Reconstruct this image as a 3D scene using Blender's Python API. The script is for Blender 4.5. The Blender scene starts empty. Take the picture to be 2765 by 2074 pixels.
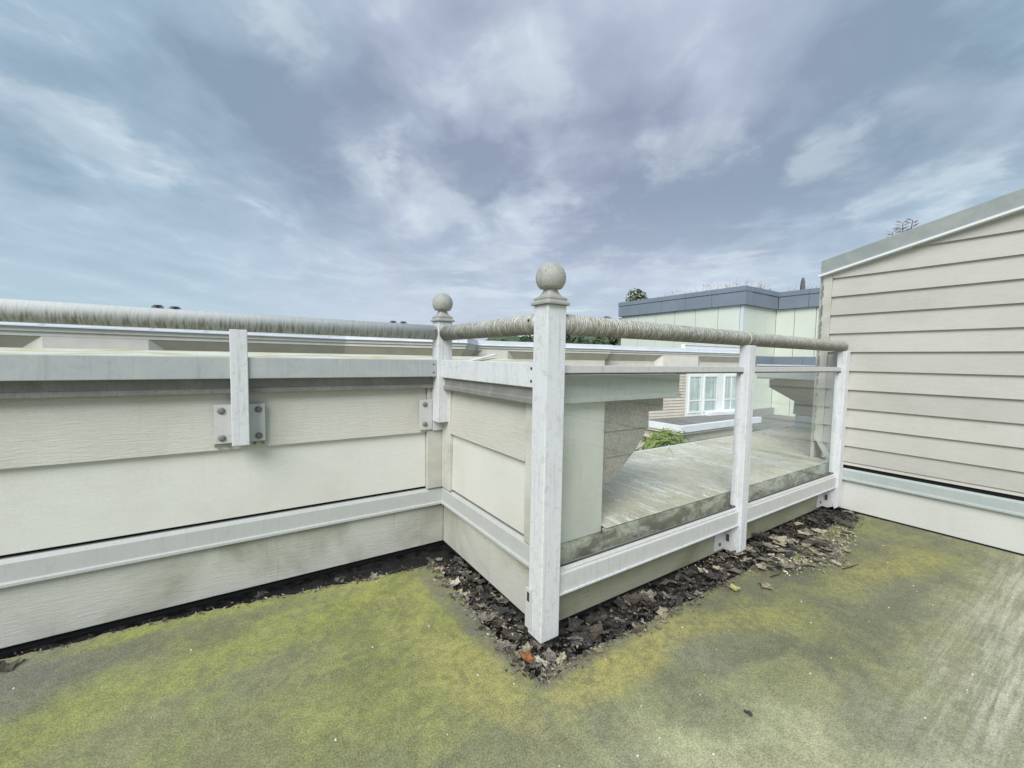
import bpy, bmesh, math, random
from mathutils import Vector, Matrix
R = math.radians
random.seed(7)
scene = bpy.context.scene
C = scene.collection

# ------------------------------------------------------------------ camera
cam_d = bpy.data.cameras.new('camera')
cam = bpy.data.objects.new('camera', cam_d)
C.objects.link(cam)
cam_d.sensor_width = 36.0
cam_d.lens = 0.80675 * 18.0
cam_d.clip_start = 0.05
cam_d.clip_end = 8000
yaw, pitch, roll = R(33.471), R(-3.4646), R(0.94781)
fw = Vector((math.cos(pitch)*math.sin(yaw), math.cos(pitch)*math.cos(yaw), math.sin(pitch)))
r0 = Vector((math.cos(yaw), -math.sin(yaw), 0))
u0 = r0.cross(fw)
rt = math.cos(roll)*r0 + math.sin(roll)*u0
up = -math.sin(roll)*r0 + math.cos(roll)*u0
m = Matrix((rt, up, -fw)).transposed().to_4x4()
m.translation = Vector((0, 0, 1.15))
cam.matrix_world = m
scene.camera = cam

# ------------------------------------------------------------------ exposure
vs = scene.view_settings
scene.display_settings.display_device = 'sRGB'
vs.view_transform = 'Standard'
vs.look = 'None'
vs.gamma = 1.0
vs.use_curve_mapping = False
vs.exposure = 1.32


# ------------------------------------------------------------------ node helper
class G:
    def __init__(s, nt):
        s.nt = nt
        s.n = nt.nodes
        s.n.clear()

    def new(s, t, **kw):
        nd = s.n.new(t)
        for k, v in kw.items():
            setattr(nd, k, v)
        return nd

    def put(s, sock, v):
        if v is None:
            return
        if isinstance(v, bpy.types.NodeSocket):
            s.nt.links.new(v, sock)
        else:
            if sock.type == 'RGBA' and not isinstance(v, (int, float)) and len(v) == 3:
                v = (*v, 1)
            sock.default_value = v

    def pos(s):
        return s.new('ShaderNodeNewGeometry').outputs['Position']

    def mapv(s, v, scale=(1, 1, 1), rot=(0, 0, 0), loc=(0, 0, 0)):
        nd = s.new('ShaderNodeMapping')
        s.put(nd.inputs['Vector'], v)
        nd.inputs['Scale'].default_value = scale
        nd.inputs['Rotation'].default_value = rot
        nd.inputs['Location'].default_value = loc
        return nd.outputs[0]

    def noise(s, v, scale=1, detail=4, rough=.55, dist=0):
        nd = s.new('ShaderNodeTexNoise')
        s.put(nd.inputs['Vector'], v)
        nd.inputs['Scale'].default_value = scale
        nd.inputs['Detail'].default_value = detail
        nd.inputs['Roughness'].default_value = rough
        nd.inputs['Distortion'].default_value = dist
        return nd.outputs['Fac']

    def vor(s, v, scale=1, feature='F1'):
        nd = s.new('ShaderNodeTexVoronoi', feature=feature)
        s.put(nd.inputs['Vector'], v)
        nd.inputs['Scale'].default_value = scale
        return nd.outputs['Distance']

    def wave(s, v, scale, dist, detail=2, dscale=1, direction='X'):
        nd = s.new('ShaderNodeTexWave', bands_direction=direction)
        s.put(nd.inputs['Vector'], v)
        nd.inputs['Scale'].default_value = scale
        nd.inputs['Distortion'].default_value = dist
        nd.inputs['Detail'].default_value = detail
        nd.inputs['Detail Scale'].default_value = dscale
        return nd.outputs['Fac']

    def math(s, op, a, b=None, c=None, clamp=False):
        nd = s.new('ShaderNodeMath', operation=op, use_clamp=clamp)
        s.put(nd.inputs[0], a)
        s.put(nd.inputs[1], b)
        s.put(nd.inputs[2], c)
        return nd.outputs[0]

    def rng(s, v, a, b, c=0.0, d=1.0):
        nd = s.new('ShaderNodeMapRange', interpolation_type='SMOOTHSTEP')
        s.put(nd.inputs[0], v)
        nd.inputs[1].default_value = a
        nd.inputs[2].default_value = b
        nd.inputs[3].default_value = c
        nd.inputs[4].default_value = d
        return nd.outputs[0]

    def mix(s, f, a, b, mode='MIX'):
        nd = s.new('ShaderNodeMix', data_type='RGBA', blend_type=mode)
        s.put(nd.inputs[0], f)
        s.put(nd.inputs[6], a)
        s.put(nd.inputs[7], b)
        return nd.outputs[2]

    def sep(s, v):
        nd = s.new('ShaderNodeSeparateXYZ')
        s.put(nd.inputs[0], v)
        return nd.outputs

    def comb(s, x, y, z):
        nd = s.new('ShaderNodeCombineXYZ')
        for i, k in enumerate((x, y, z)):
            s.put(nd.inputs[i], k)
        return nd.outputs[0]

    def bump(s, h, strength=.3, dist=.01, normal=None):
        nd = s.new('ShaderNodeBump')
        nd.inputs['Strength'].default_value = strength
        nd.inputs['Distance'].default_value = dist
        s.put(nd.inputs['Height'], h)
        s.put(nd.inputs['Normal'], normal)
        return nd.outputs[0]

    def out(s, color, rough=.6, normal=None, spec=.4, metal=0):
        b = s.new('ShaderNodeBsdfPrincipled')
        s.put(b.inputs['Base Color'], color)
        s.put(b.inputs['Roughness'], rough)
        s.put(b.inputs['Normal'], normal)
        b.inputs['Specular IOR Level'].default_value = spec
        b.inputs['Metallic'].default_value = metal
        o = s.new('ShaderNodeOutputMaterial')
        s.nt.links.new(b.outputs[0], o.inputs[0])
        return b


def newmat(name):
    mt = bpy.data.materials.new(name)
    mt.use_nodes = True
    return mt, G(mt.node_tree)


# ------------------------------------------------------------------ sky and sun
SUN_EL, SUN_AZ = 42.0, 234.0          # azimuth clockwise from +Y
w = bpy.data.worlds.new('World')
scene.world = w
w.use_nodes = True
g = G(w.node_tree)
sky = g.new('ShaderNodeTexSky', sky_type='NISHITA')
sky.sun_disc = False
sky.sun_elevation = R(SUN_EL)
sky.sun_rotation = R(SUN_AZ)
sky.dust_density = 2.0
d = g.new('ShaderNodeTexCoord').outputs['Generated']
dx, dy, dz = g.sep(d)
zz = g.math('ADD', g.math('MAXIMUM', dz, 0.0), 0.16)
pu = g.math('DIVIDE', dx, zz)
pv = g.math('DIVIDE', dy, zz)
ca, sa = math.cos(R(36)), math.sin(R(36))
along = g.math('ADD', g.math('MULTIPLY', pu, sa), g.math('MULTIPLY', pv, ca))
across = g.math('SUBTRACT', g.math('MULTIPLY', pu, ca), g.math('MULTIPLY', pv, sa))
P = g.comb(along, across, 0.0)
n1 = g.noise(g.mapv(P, (.62, .95, 1), loc=(3.1, 1.7, 0)), 1.0, 5, .46, .9)       # big banks
n2 = g.noise(g.mapv(P, (1.7, 2.4, 1), loc=(8.0, 4.4, 0)), 1.0, 6, .50, .8)        # lumps
n3 = g.noise(g.mapv(P, (2.6, 3.2, 1), loc=(1.0, 9.4, 0)), 1.5, 8, .58, .5)        # small breaks
azd = g.math('MULTIPLY', g.math('ARCTAN2', dx, dy), 57.2958)
eld = g.math('MULTIPLY', g.math('ARCSINE', dz), 57.2958)
wa = g.math('MULTIPLY', g.math('SUBTRACT', g.noise(g.mapv(P, (1, 1, 1), loc=(5, 2, 1)), 2.6, 7, .62), .5), 20)
we = g.math('MULTIPLY', g.math('SUBTRACT', g.noise(g.mapv(P, (1, 1, 1), loc=(1, 7, 3)), 3.0, 7, .62), .5), 14)
azw, elw = g.math('ADD', azd, wa), g.math('ADD', eld, we)


def cloud_streak(a0, e0, a1, e1, wd):
    dv = Vector((a1-a0, e1-e0))
    L = dv.length
    t = dv/L
    ax = g.math('SUBTRACT', azw, a0)
    ay = g.math('SUBTRACT', elw, e0)
    s_ = g.math('MULTIPLY_ADD', ax, t.x, g.math('MULTIPLY', ay, t.y))
    n_ = g.math('ABSOLUTE', g.math('MULTIPLY_ADD', ax, -t.y, g.math('MULTIPLY', ay, t.x)))
    m_ = g.rng(n_, 0, wd*1.9, 1, 0)
    return g.math('MULTIPLY', g.math('MULTIPLY', m_, g.rng(s_, -wd, wd*.8)), g.rng(s_, L-wd*.8, L+wd, 1, 0))


STREAKS = [(-1, -4.1, 27.5, 8.7, 23.4, 5.9, 0.8), (-1, -16.7, 23.9, -6.8, 24.2, 3.1, 0.6), (-1, -17.1, 13.2, -13.3, 13.8, 3.1, 0.4), (-1, 17.5, 22.0, 35.7, 24.1, 2.5, 0.8), (-1, 44.0, 33.5, 50.7, 25.0, 5.6, 0.9), (-1, 42.2, 15.6, 63.7, 22.2, 4.7, 0.7), (-1, 63.7, 22.2, 83.0, 24.1, 3.8, 0.6), (-1, 35.9, 16.3, 72.6, 12.4, 2.5, 0.55), (-1, 60.7, 34.1, 82.8, 27.6, 3.8, 0.5), (-1, 12.0, 31.7, 26.4, 29.3, 3.1, 0.5), (1, 31.1, 38.0, 38.1, 30.0, 3.1, 1), (1, 2.0, 34.8, 6.4, 32.4, 2.0, 0.9), (1, 14.1, 23.2, 18.0, 24.0, 1.8, 1.1), (1, -16.8, 20.6, -5.9, 17.9, 1.6, 0.6), (1, 50.7, 24.3, 59.2, 25.2, 1.9, 0.7), (1, 66.0, 21.5, 72.0, 22.4, 2.1, 0.8), (1, 71.6, 16.2, 81.9, 16.4, 1.9, 1.1), (1, 19.2, 19.9, 30.2, 19.2, 2.8, 0.7), (1, 27.8, 12.9, 68.7, 10.3, 1.9, 0.7), (1, 32.7, 18.5, 41.4, 21.1, 1.9, 0.7), (1, 11.3, 19.9, 20.4, 19.5, 2.5, 0.4), (1, 75.4, 24.5, 83.4, 19.0, 2.5, 0.4)]
thick, thin = 0.0, 0.0
for sg, a0, e0, a1, e1, wd, amt in STREAKS:
    m_ = g.math('MULTIPLY', cloud_streak(a0, e0, a1, e1, wd), amt)
    if sg < 0:
        thick = g.math('ADD', thick, m_)
    else:
        thin = g.math('ADD', thin, m_)
bank = g.math('ADD', g.math('ADD', g.math('MULTIPLY', n1, .48), g.math('MULTIPLY', n2, .34)), g.math('MULTIPLY', n3, .18))
bank = g.math('SUBTRACT', g.rng(bank, .37, .60, .12, 1.0), g.math('MULTIPLY', thick, .75), clamp=True)
# cyan grey at the sides, lavender grey in the middle
hue = g.math('MULTIPLY', g.rng(g.math('ABSOLUTE', g.math('SUBTRACT', azw, 38)), 50, 14), g.rng(n1, .30, .60, .6, 1.0))
dark = g.mix(hue, (.265, .375, .480), (.325, .368, .490))
mid = g.mix(hue, (.445, .590, .715), (.535, .600, .745))
cl = g.mix(bank, dark, mid)
gap = g.math('MULTIPLY', g.rng(g.math('ADD', g.math('MULTIPLY', n3, .55), g.math('MULTIPLY', n2, .45)), .50, .66), g.rng(bank, .5, 1.0, .05, .55))
gap = g.math('ADD', gap, g.math('MULTIPLY', g.math('MULTIPLY', thin, .80), g.rng(n2, .28, .60, .35, 1.0)), clamp=True)
cl = g.mix(g.math('MULTIPLY', gap, .85), cl, (.74, .825, .895))
hz = g.rng(dz, .02, .38, .85, 0.0)
cl = g.mix(hz, cl, g.mix(hue, (.52, .68, .79), (.63, .71, .83)))
low = g.noise(g.comb(g.math('MULTIPLY', azd, .055), g.math('MULTIPLY', eld, .36), 2.0), 1.0, 6, .58, .5)   # flat bands low down on the right
lowm = g.math('MULTIPLY', g.math('MULTIPLY', g.rng(dz, .0, .06), g.rng(dz, .16, .34, 1, 0)), g.rng(azd, 5, 40, .1, 1))
cl = g.mix(g.math('MULTIPLY', lowm, g.rng(low, .50, .68, 0, .8)), cl, (.78, .85, .91))
cl = g.mix(g.math('MULTIPLY', lowm, g.rng(low, .48, .30, 0, .35)), cl, g.mix(hue, (.36, .50, .62), (.40, .45, .62)))
cl = g.mix(1.0, cl, (3.75, 3.75, 3.75), 'MULTIPLY')
allc = g.mix(.05, cl, sky.outputs[0])
bg = g.new('ShaderNodeBackground')
g.put(bg.inputs[0], allc)
bg.inputs[1].default_value = 0.10
wo = g.new('ShaderNodeOutputWorld')
g.nt.links.new(bg.outputs[0], wo.inputs[0])

sun_d = bpy.data.lights.new('sun', 'SUN')
sun_d.energy = 1.5
sun_d.angle = R(36)
sun_d.color = (1.0, .975, .935)
sun = bpy.data.objects.new('sun', sun_d)
C.objects.link(sun)
sd = Vector((math.cos(R(SUN_EL))*math.sin(R(SUN_AZ)), math.cos(R(SUN_EL))*math.cos(R(SUN_AZ)), math.sin(R(SUN_EL))))
sun.rotation_euler = sd.to_track_quat('Z', 'Y').to_euler()
sun.location = sd*60


# ------------------------------------------------------------------ mesh helper
class MB:
    def __init__(s):
        s.v, s.f, s.mi = [], [], []

    def add(s, verts, faces, mi=0):
        o = len(s.v)
        s.v += [tuple(p) for p in verts]
        s.f += [tuple(i+o for i in f) for f in faces]
        s.mi += [mi]*len(faces)
        return s

    def box(s, x0, x1, y0, y1, z0, z1):
        v = [(x0, y0, z0), (x1, y0, z0), (x1, y1, z0), (x0, y1, z0), (x0, y0, z1), (x1, y0, z1), (x1, y1, z1), (x0, y1, z1)]
        return s.add(v, [(0, 3, 2, 1), (4, 5, 6, 7), (0, 1, 5, 4), (1, 2, 6, 5), (2, 3, 7, 6), (3, 0, 4, 7)])

    def prism(s, poly, ax, a0, a1):
        """poly: 2-D points; ax: extrusion axis. 'x': (y,z)  'y': (x,z)  'z': (x,y)"""
        def p3(p, a):
            return {'x': (a, p[0], p[1]), 'y': (p[0], a, p[1]), 'z': (p[0], p[1], a)}[ax]
        n = len(poly)
        v = [p3(p, a0) for p in poly] + [p3(p, a1) for p in poly]
        f = [tuple(range(n)), tuple(range(2*n-1, n-1, -1))]
        f += [(i, i+n, (i+1) % n + n, (i+1) % n) for i in range(n)]
        return s.add(v, f)

    def rings(s, rings, cap=True):
        n = len(rings[0])
        v = [p for r in rings for p in r]
        f = []
        for k in range(len(rings)-1):
            for i in range(n):
                f.append((k*n+i, k*n+(i+1) % n, (k+1)*n+(i+1) % n, (k+1)*n+i))
        if cap:
            f.append(tuple(range(n-1, -1, -1)))
            f.append(tuple((len(rings)-1)*n+i for i in range(n)))
        return s.add(v, f)

    def tube(s, pts, rad, n=20):
        pts = [Vector(p) for p in pts]
        if not isinstance(rad, (list, tuple)):
            rad = [rad]*len(pts)
        rr = []
        for i, p in enumerate(pts):
            t = (pts[min(i+1, len(pts)-1)] - pts[max(i-1, 0)]).normalized()
            a = t.cross(Vector((0, 0, 1)))
            if a.length < 1e-3:
                a = t.cross(Vector((1, 0, 0)))
            a.normalize()
            b = a.cross(t).normalized()
            rr.append([p + rad[i]*(math.cos(q)*a + math.sin(q)*b) for q in [2*math.pi*k/n for k in range(n)]])
        return s.rings(rr)

    def lathe(s, c, prof, n=24, axis=(0, 0, 1)):
        q = Vector((0, 0, 1)).rotation_difference(Vector(axis))
        c = Vector(c)
        rr = [[c + q @ Vector((r*math.cos(2*math.pi*k/n), r*math.sin(2*math.pi*k/n), z)) for k in range(n)] for r, z in prof]
        return s.rings(rr)

    def build(s, name, mats, parent=None, bev=0, smooth=False, seg=2):
        off = parent_loc(parent)
        me = bpy.data.meshes.new(name)
        me.from_pydata([(p[0]-off.x, p[1]-off.y, p[2]-off.z) for p in s.v], [], s.f)
        if not isinstance(mats, (list, tuple)):
            mats = [mats]
        for mt in mats:
            me.materials.append(mt)
        for i, p in enumerate(me.polygons):
            p.material_index = s.mi[i]
            p.use_smooth = smooth
        bm = bmesh.new()
        bm.from_mesh(me)
        bmesh.ops.recalc_face_normals(bm, faces=bm.faces)
        bm.to_mesh(me)
        bm.free()
        o = bpy.data.objects.new(name, me)
        C.objects.link(o)
        if parent:
            o.parent = parent
        if bev:
            b = o.modifiers.new('bevel', 'BEVEL')
            b.width = bev
            b.segments = seg
            b.limit_method = 'ANGLE'
            b.angle_limit = R(35)
        return o


def parent_loc(p):
    v = Vector((0, 0, 0))
    while p is not None:
        v += p.location
        p = p.parent
    return v


def tag(o, label=None, cat=None, group=None, kind=None):
    if label:
        o['label'] = label
    if cat:
        o['category'] = cat
    if group:
        o['group'] = group
    if kind:
        o['kind'] = kind
    return o


def thing(name, loc, label, cat, group=None):
    o = bpy.data.objects.new(name, None)
    o.empty_display_size = .1
    C.objects.link(o)
    o.location = loc
    return tag(o, label, cat, group)


# ------------------------------------------------------------------ materials
def mat_siding(name, col, dirt=(.42, .40, .33), dirt_amt=.35, emboss=.35, rough=.62):
    mt, g = newmat(name)
    p = g.pos()
    grain = g.noise(g.mapv(p, (16, 16, 165)), 1.0, 3, .55, .5)
    fine = g.noise(g.mapv(p, (30, 30, 420)), 1.0, 2, .5)
    blot = g.noise(p, 2.2, 5, .6, .4)
    spk = g.noise(p, 160, 2, .6)
    runs = g.noise(g.mapv(p, (38, 38, 2.2)), 1.0, 4, .6)
    c = g.mix(g.math('MULTIPLY', g.rng(blot, .42, .72), dirt_amt), col, dirt)
    c = g.mix(g.math('MULTIPLY', g.rng(runs, .58, .75), dirt_amt*.5), c, dirt)
    c = g.mix(g.rng(spk, .3, .7, .0, .10), c, (.20, .19, .16))
    c = g.mix(g.rng(grain, .3, .7, 0, .07), c, (.9, .9, .88))
    rv = g.rng(g.new('ShaderNodeObjectInfo').outputs['Random'], 0, 1, .93, 1.05)
    c = g.mix(1.0, c, g.comb(rv, rv, rv), 'MULTIPLY')
    h = g.math('ADD', g.math('MULTIPLY', grain, .8), g.math('MULTIPLY', fine, .2))
    g.out(c, rough, g.bump(h, emboss, .006), .3)
    return mt


def mat_paint(name, col, spot=(.30, .29, .25), amt=.5, rough=.38, streak=None):
    """weathered white enamel on metal: specks, faint runs"""
    mt, g = newmat(name)
    p = g.pos()
    s1 = g.noise(p, 150, 4, .65)
    s2 = g.noise(p, 9, 4, .6, .5)
    run = g.noise(g.mapv(p, (70, 70, 4)), 1.0, 3, .6)
    sp = g.math('MULTIPLY', g.rng(s1, .56, .66), g.rng(s2, .36, .62))
    c = g.mix(g.rng(s2, .35, .75, 0, .22), col, (.56, .56, .52))
    c = g.mix(g.rng(run, .52, .75, 0, .28*amt*2), c, [min(.9, k*.62) for k in col])
    c = g.mix(g.math('MULTIPLY', sp, min(.9, amt)), c, [k*1.45 for k in spot])
    bl = g.noise(p, 34, 4, .65, .4)
    c = g.mix(g.rng(bl, .50, .72, 0, .38*amt), c, [k*.60 for k in col])
    r = g.rng(s2, .3, .7, rough, rough+.22)
    g.out(c, r, g.bump(s1, .06, .003), .45)
    return mt


M = {}
M['siding'] = mat_siding('cream_siding', (.570, .560, .505), dirt_amt=.42, emboss=.50)
M['panel'] = mat_siding('base_panel_board', (.55, .55, .50), dirt=(.235, .24, .16), dirt_amt=.75, emboss=.40)
M['curb'] = mat_siding('mouldy_curb_board', (.33, .33, .235), dirt=(.17, .18, .09), dirt_amt=.8, emboss=.20)
M['smooth'] = mat_siding('cream_smooth_board', (.640, .638, .598), dirt_amt=.25, emboss=.10)
M['clap'] = mat_siding('beige_lap_siding', (.49, .474, .435), dirt=(.36, .35, .30), dirt_amt=.32, emboss=.15)
M['trim'] = mat_siding('cream_trim', (.55, .545, .49), dirt=(.28, .275, .22), dirt_amt=.65, emboss=.10)
def mat_speckle():
    mt, g = newmat('grey_speckled_board')
    p = g.pos()
    a = g.noise(p, 75, 4, .7)
    b = g.noise(p, 6, 5, .6, .5)
    c = g.mix(g.rng(b, .35, .65), (.31, .295, .265), (.37, .35, .31))
    c = g.mix(g.rng(a, .40, .60, .35, 0), c, (.14, .13, .11))
    c = g.mix(g.rng(a, .58, .70, 0, .25), c, (.46, .44, .39))
    g.out(c, .8, g.bump(a, .3, .006), .2)
    return mt


M['endpanel'] = mat_siding('grey_green_end_board', (.60, .60, .565), dirt=(.38, .39, .34), dirt_amt=.5, emboss=.15)
M['greysiding'] = mat_siding('grey_weathered_board', (.25, .24, .215), dirt=(.17, .17, .13), dirt_amt=.6, emboss=.25)
M['greysiding'] = mat_speckle()
M['bandr'] = mat_paint('pale_green_band', (.40, .445, .435), amt=.25, rough=.45)
M['flash'] = mat_paint('grey_flashing', (.46, .475, .465), amt=.4, rough=.42)
M['capgrey'] = mat_paint('dark_cap_flashing', (.20, .20, .185), spot=(.07, .07, .06), amt=.8, rough=.55)  # dark grey base with near-black specks and vertical runs
M['white'] = mat_paint('white_enamel', (.645, .66, .685), amt=1.1, rough=.48)
M['beam'] = mat_paint('greyed_rail_enamel', (.385, .41, .42), spot=(.27, .28, .27), amt=.6, rough=.40)
M['white2'] = mat_paint('white_enamel_dirty', (.52, .525, .52), spot=(.26, .24, .20), amt=.75, rough=.45)
M['capwhite'] = mat_paint('white_cap_metal', (.74, .77, .80), amt=.15, rough=.4)
M['fascia'] = mat_paint('green_grey_fascia', (.265, .295, .29), amt=.2, rough=.45)
M['capend'] = mat_paint('dull_cap_end', (.40, .43, .40), spot=(.16, .16, .14), amt=.6, rough=.5)
M['finial'] = mat_paint('weathered_finial', (.34, .34, .315), spot=(.10, .095, .08), amt=1.0, rough=.6)


def mat_plain(name, col, rough=.6, var=.15, scale=12, spec=.4, bump=0):
    mt, g = newmat(name)
    n = g.noise(g.pos(), scale, 4, .6)
    c = g.mix(g.rng(n, .3, .7), [k*(1-var) for k in col], [min(1, k*(1+var)) for k in col])
    g.out(c, rough, g.bump(n, bump, .01) if bump else None, spec)
    return mt


M['bolt'] = mat_plain('zinc_bolt', (.16, .17, .17), .5, .3, 120)
M['black'] = mat_plain('black_gap', (.012, .012, .013), .8, .2)  # near-black backing, painted so gaps round the boards read as shadow
M['screw'] = mat_plain('dark_screw', (.05, .05, .05), .5, .2)


def mat_rail(name, axis, ring):
    """handrail with lichen grime growing round the tube"""
    mt, g = newmat(name)
    p = g.pos()
    x, y, z = g.sep(p)
    a = (52, 7, 7) if axis == 'X' else (7, 52, 7)
    st = g.noise(g.mapv(p, a), 1.0, 5, .65, .35)
    st2 = g.noise(g.mapv(p, tuple(k*2.3 for k in a)), 1.0, 4, .6, .3)
    pat = g.noise(p, 5, 3, .6)
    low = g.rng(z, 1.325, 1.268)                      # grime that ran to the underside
    if ring:
        v = g.mapv(p, (1, .45, .45) if axis == 'X' else (.45, 1, .45))
        wv = g.wave(v, 26, 9.0, 4, 2.6, axis)
        k = g.math('MULTIPLY', g.rng(wv, .30, .72), g.rng(pat, .25, .6, .50, 1.0))
        c = g.mix(k, (.57, .585, .56), (.19, .19, .155))
        c = g.mix(g.math('MULTIPLY', g.rng(st, .42, .68), .55), c, (.30, .285, .21))
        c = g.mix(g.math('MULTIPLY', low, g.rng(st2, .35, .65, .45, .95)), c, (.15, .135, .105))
        h = g.math('ADD', wv, st)
    else:
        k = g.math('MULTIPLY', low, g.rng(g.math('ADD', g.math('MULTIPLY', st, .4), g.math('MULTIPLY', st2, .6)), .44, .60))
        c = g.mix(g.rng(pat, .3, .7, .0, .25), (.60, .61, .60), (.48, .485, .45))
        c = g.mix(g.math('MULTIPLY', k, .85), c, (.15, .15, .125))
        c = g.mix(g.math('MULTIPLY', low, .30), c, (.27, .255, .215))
        h = st
    g.out(c, .82, g.bump(h, .45, .005), .2)
    return mt


M['rail_plain'] = mat_rail('handrail_streaked', 'X', False)
M['rail_x'] = mat_rail('handrail_lichen_along', 'X', True)
M['rail_y'] = mat_rail('handrail_lichen_across', 'Y', True)


def mat_glass(name='railing_glass'):
    mt, g = newmat(name)
    tr = g.new('ShaderNodeBsdfTransparent')
    tr.inputs[0].default_value = (.985, .993, .986, 1)
    gl = g.new('ShaderNodeBsdfGlossy')
    gl.inputs['Roughness'].default_value = .01
    gl.inputs[0].default_value = (.95, 1, .98, 1)
    df = g.new('ShaderNodeBsdfDiffuse')
    df.inputs[0].default_value = (.60, .66, .60, 1)
    lw = g.new('ShaderNodeLayerWeight')
    lw.inputs['Blend'].default_value = .5
    fr = g.math('MULTIPLY_ADD', g.math('POWER', lw.outputs['Facing'], 5.0), .75, .03)
    m1 = g.new('ShaderNodeMixShader')
    g.nt.links.new(fr, m1.inputs[0])
    g.nt.links.new(tr.outputs[0], m1.inputs[1])
    g.nt.links.new(gl.outputs[0], m1.inputs[2])
    n = g.noise(g.mapv(g.pos(), (14, 14, 5)), 1, 5, .65, .4)
    m2 = g.new('ShaderNodeMixShader')
    g.put(m2.inputs[0], g.rng(n, .35, .8, .0, .03))
    g.nt.links.new(m1.outputs[0], m2.inputs[1])
    g.nt.links.new(df.outputs[0], m2.inputs[2])
    o = g.new('ShaderNodeOutputMaterial')
    g.nt.links.new(m2.outputs[0], o.inputs[0])
    return mt


M['glass'] = mat_glass()


def mat_deck():
    mt, g = newmat('mossy_deck_coating')
    p = g.pos()
    px, py, pz = g.sep(p)
    big = g.noise(p, 1.15, 5, .58, .5)
    med = g.noise(p, 4.2, 5, .62, .5)
    warp = g.math('MULTIPLY', g.math('SUBTRACT', g.noise(p, 2.6, 4, .6), .5), .34)
    fine = g.noise(p, 170, 3, .65)
    grit = g.noise(p, 55, 4, .7)
    # brushed grain of the coating, about 15 degrees off the long wall
    br = g.noise(g.mapv(p, (3, 60, 1), rot=(0, 0, R(15))), 1.0, 4, .6, .3)
    br2 = g.noise(g.mapv(p, (1.6, 22, 1), rot=(0, 0, R(17))), 1.0, 4, .6, .5)

    def seg(p0, p1, wd, soft=.25, wmul=1.0):
        d0 = Vector(p1) - Vector(p0)
        L = d0.length
        t = d0/L
        ax = g.math('SUBTRACT', px, p0[0])
        ay = g.math('SUBTRACT', py, p0[1])
        s_ = g.math('ADD', g.math('MULTIPLY', ax, t.x), g.math('MULTIPLY', ay, t.y))
        n_ = g.math('ADD', g.math('MULTIPLY', ax, -t.y), g.math('MULTIPLY', ay, t.x))
        n_ = g.math('ABSOLUTE', g.math('ADD', n_, g.math('MULTIPLY', warp, wmul)))
        m_ = g.rng(n_, wd*.25, wd, 1, 0)
        m_ = g.math('MULTIPLY', m_, g.rng(s_, -soft, soft))
        return g.math('MULTIPLY', m_, g.rng(s_, L-soft, L+soft, 1, 0))

    clump = g.noise(p, 13, 5, .68, .5)
    clump2 = g.noise(g.mapv(p, (1, 1, 1), loc=(3, 8, 0)), 34, 4, .7, .3)
    tex = g.rng(g.math('ADD', g.math('MULTIPLY', clump, .55), g.math('MULTIPLY', clump2, .45)), .34, .62, .35, 1.0)
    base = g.mix(g.rng(big, .35, .65), (.175, .178, .105), (.270, .268, .145))
    base = g.mix(g.rng(med, .42, .70, 0, .75), base, (.275, .295, .120))
    grey = g.rng(g.noise(g.mapv(p, (1, 1, 1), loc=(4, 2, 0)), 1.7, 4, .6), .46, .64, 0, .75)
    base = g.mix(grey, base, (.19, .19, .15))
    # coating gets paler towards the near side, broken up by noise
    opn = g.math('MULTIPLY', g.rng(g.math('ADD', py, g.math('MULTIPLY', warp, 2.0)), 1.15, .20), g.rng(big, .25, .6, .55, 1))
    base = g.mix(g.math('MULTIPLY', opn, .85), base, g.mix(g.rng(med, .35, .65), (.43, .425, .265), (.60, .585, .395)))
    # olive film filling the inner corner
    inn = g.math('MULTIPLY', g.rng(g.math('ADD', px, g.math('MULTIPLY', warp, .6)), .90, .70), g.rng(g.math('ADD', py, g.math('MULTIPLY', warp, 1.2)), .9, 1.35))
    inn = g.math('MULTIPLY', inn, g.rng(px, -.15, .45, .05, 1))
    base = g.mix(g.math('MULTIPLY', inn, g.rng(clump, .3, .62, .45, .95)), base, g.mix(g.rng(med, .4, .65), (.225, .24, .085), (.335, .33, .12)))
    # lime algae running beside the long wall
    lime = g.math('MULTIPLY', g.math('MAXIMUM', g.math('MAXIMUM', seg((-.75, 1.72), (.62, 1.97), .17), seg((-.55, 2.22), (.15, 2.16), .06, .12, .3)),
                                     g.math('MULTIPLY', seg((.70, 2.0), (.78, 1.55), .10), .6)), tex)
    base = g.mix(g.math('MULTIPLY', lime, .62), base, (.30, .32, .08))
    # yellow algae along the kerb of the glass railing and round the front post
    yel = g.math('MULTIPLY', g.math('MAXIMUM', g.math('MAXIMUM', seg((.86, 1.00), (1.75, 1.03), .13, .15, .6), seg((1.55, 1.02), (2.15, .82), .15)),
                                    g.math('MAXIMUM', g.math('MULTIPLY', seg((.66, 1.50), (.76, 1.00), .13), .7), seg((2.55, .80), (3.6, .66), .18))), tex)
    base = g.mix(g.math('MULTIPLY', yel, .80), base, (.400, .360, .130))
    gr2 = g.math('MAXIMUM', g.math('MAXIMUM', seg((.80, 2.0), (.83, 1.2), .07, .15, .4), g.math('MAXIMUM', seg((2.0, 1.02), (3.4, .80), .16, .2), seg((.86, 1.10), (2.1, 1.10), .045, .1, .3))), seg((-.9, 2.05), (-.35, 2.10), .12, .2))
    base = g.mix(g.math('MULTIPLY', gr2, g.rng(clump, .35, .62, .25, .95)), base, (.165, .160, .135))
    olv = g.math('MULTIPLY', g.rng(g.math('ADD', px, g.math('MULTIPLY', warp, 1.5)), 1.2, 1.9), g.rng(g.math('ADD', py, g.math('MULTIPLY', warp, 1.2)), .10, .45))
    base = g.mix(g.math('MULTIPLY', olv, .75), base, g.mix(g.rng(med, .4, .65), (.150, .150, .095), (.215, .22, .095)))
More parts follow.
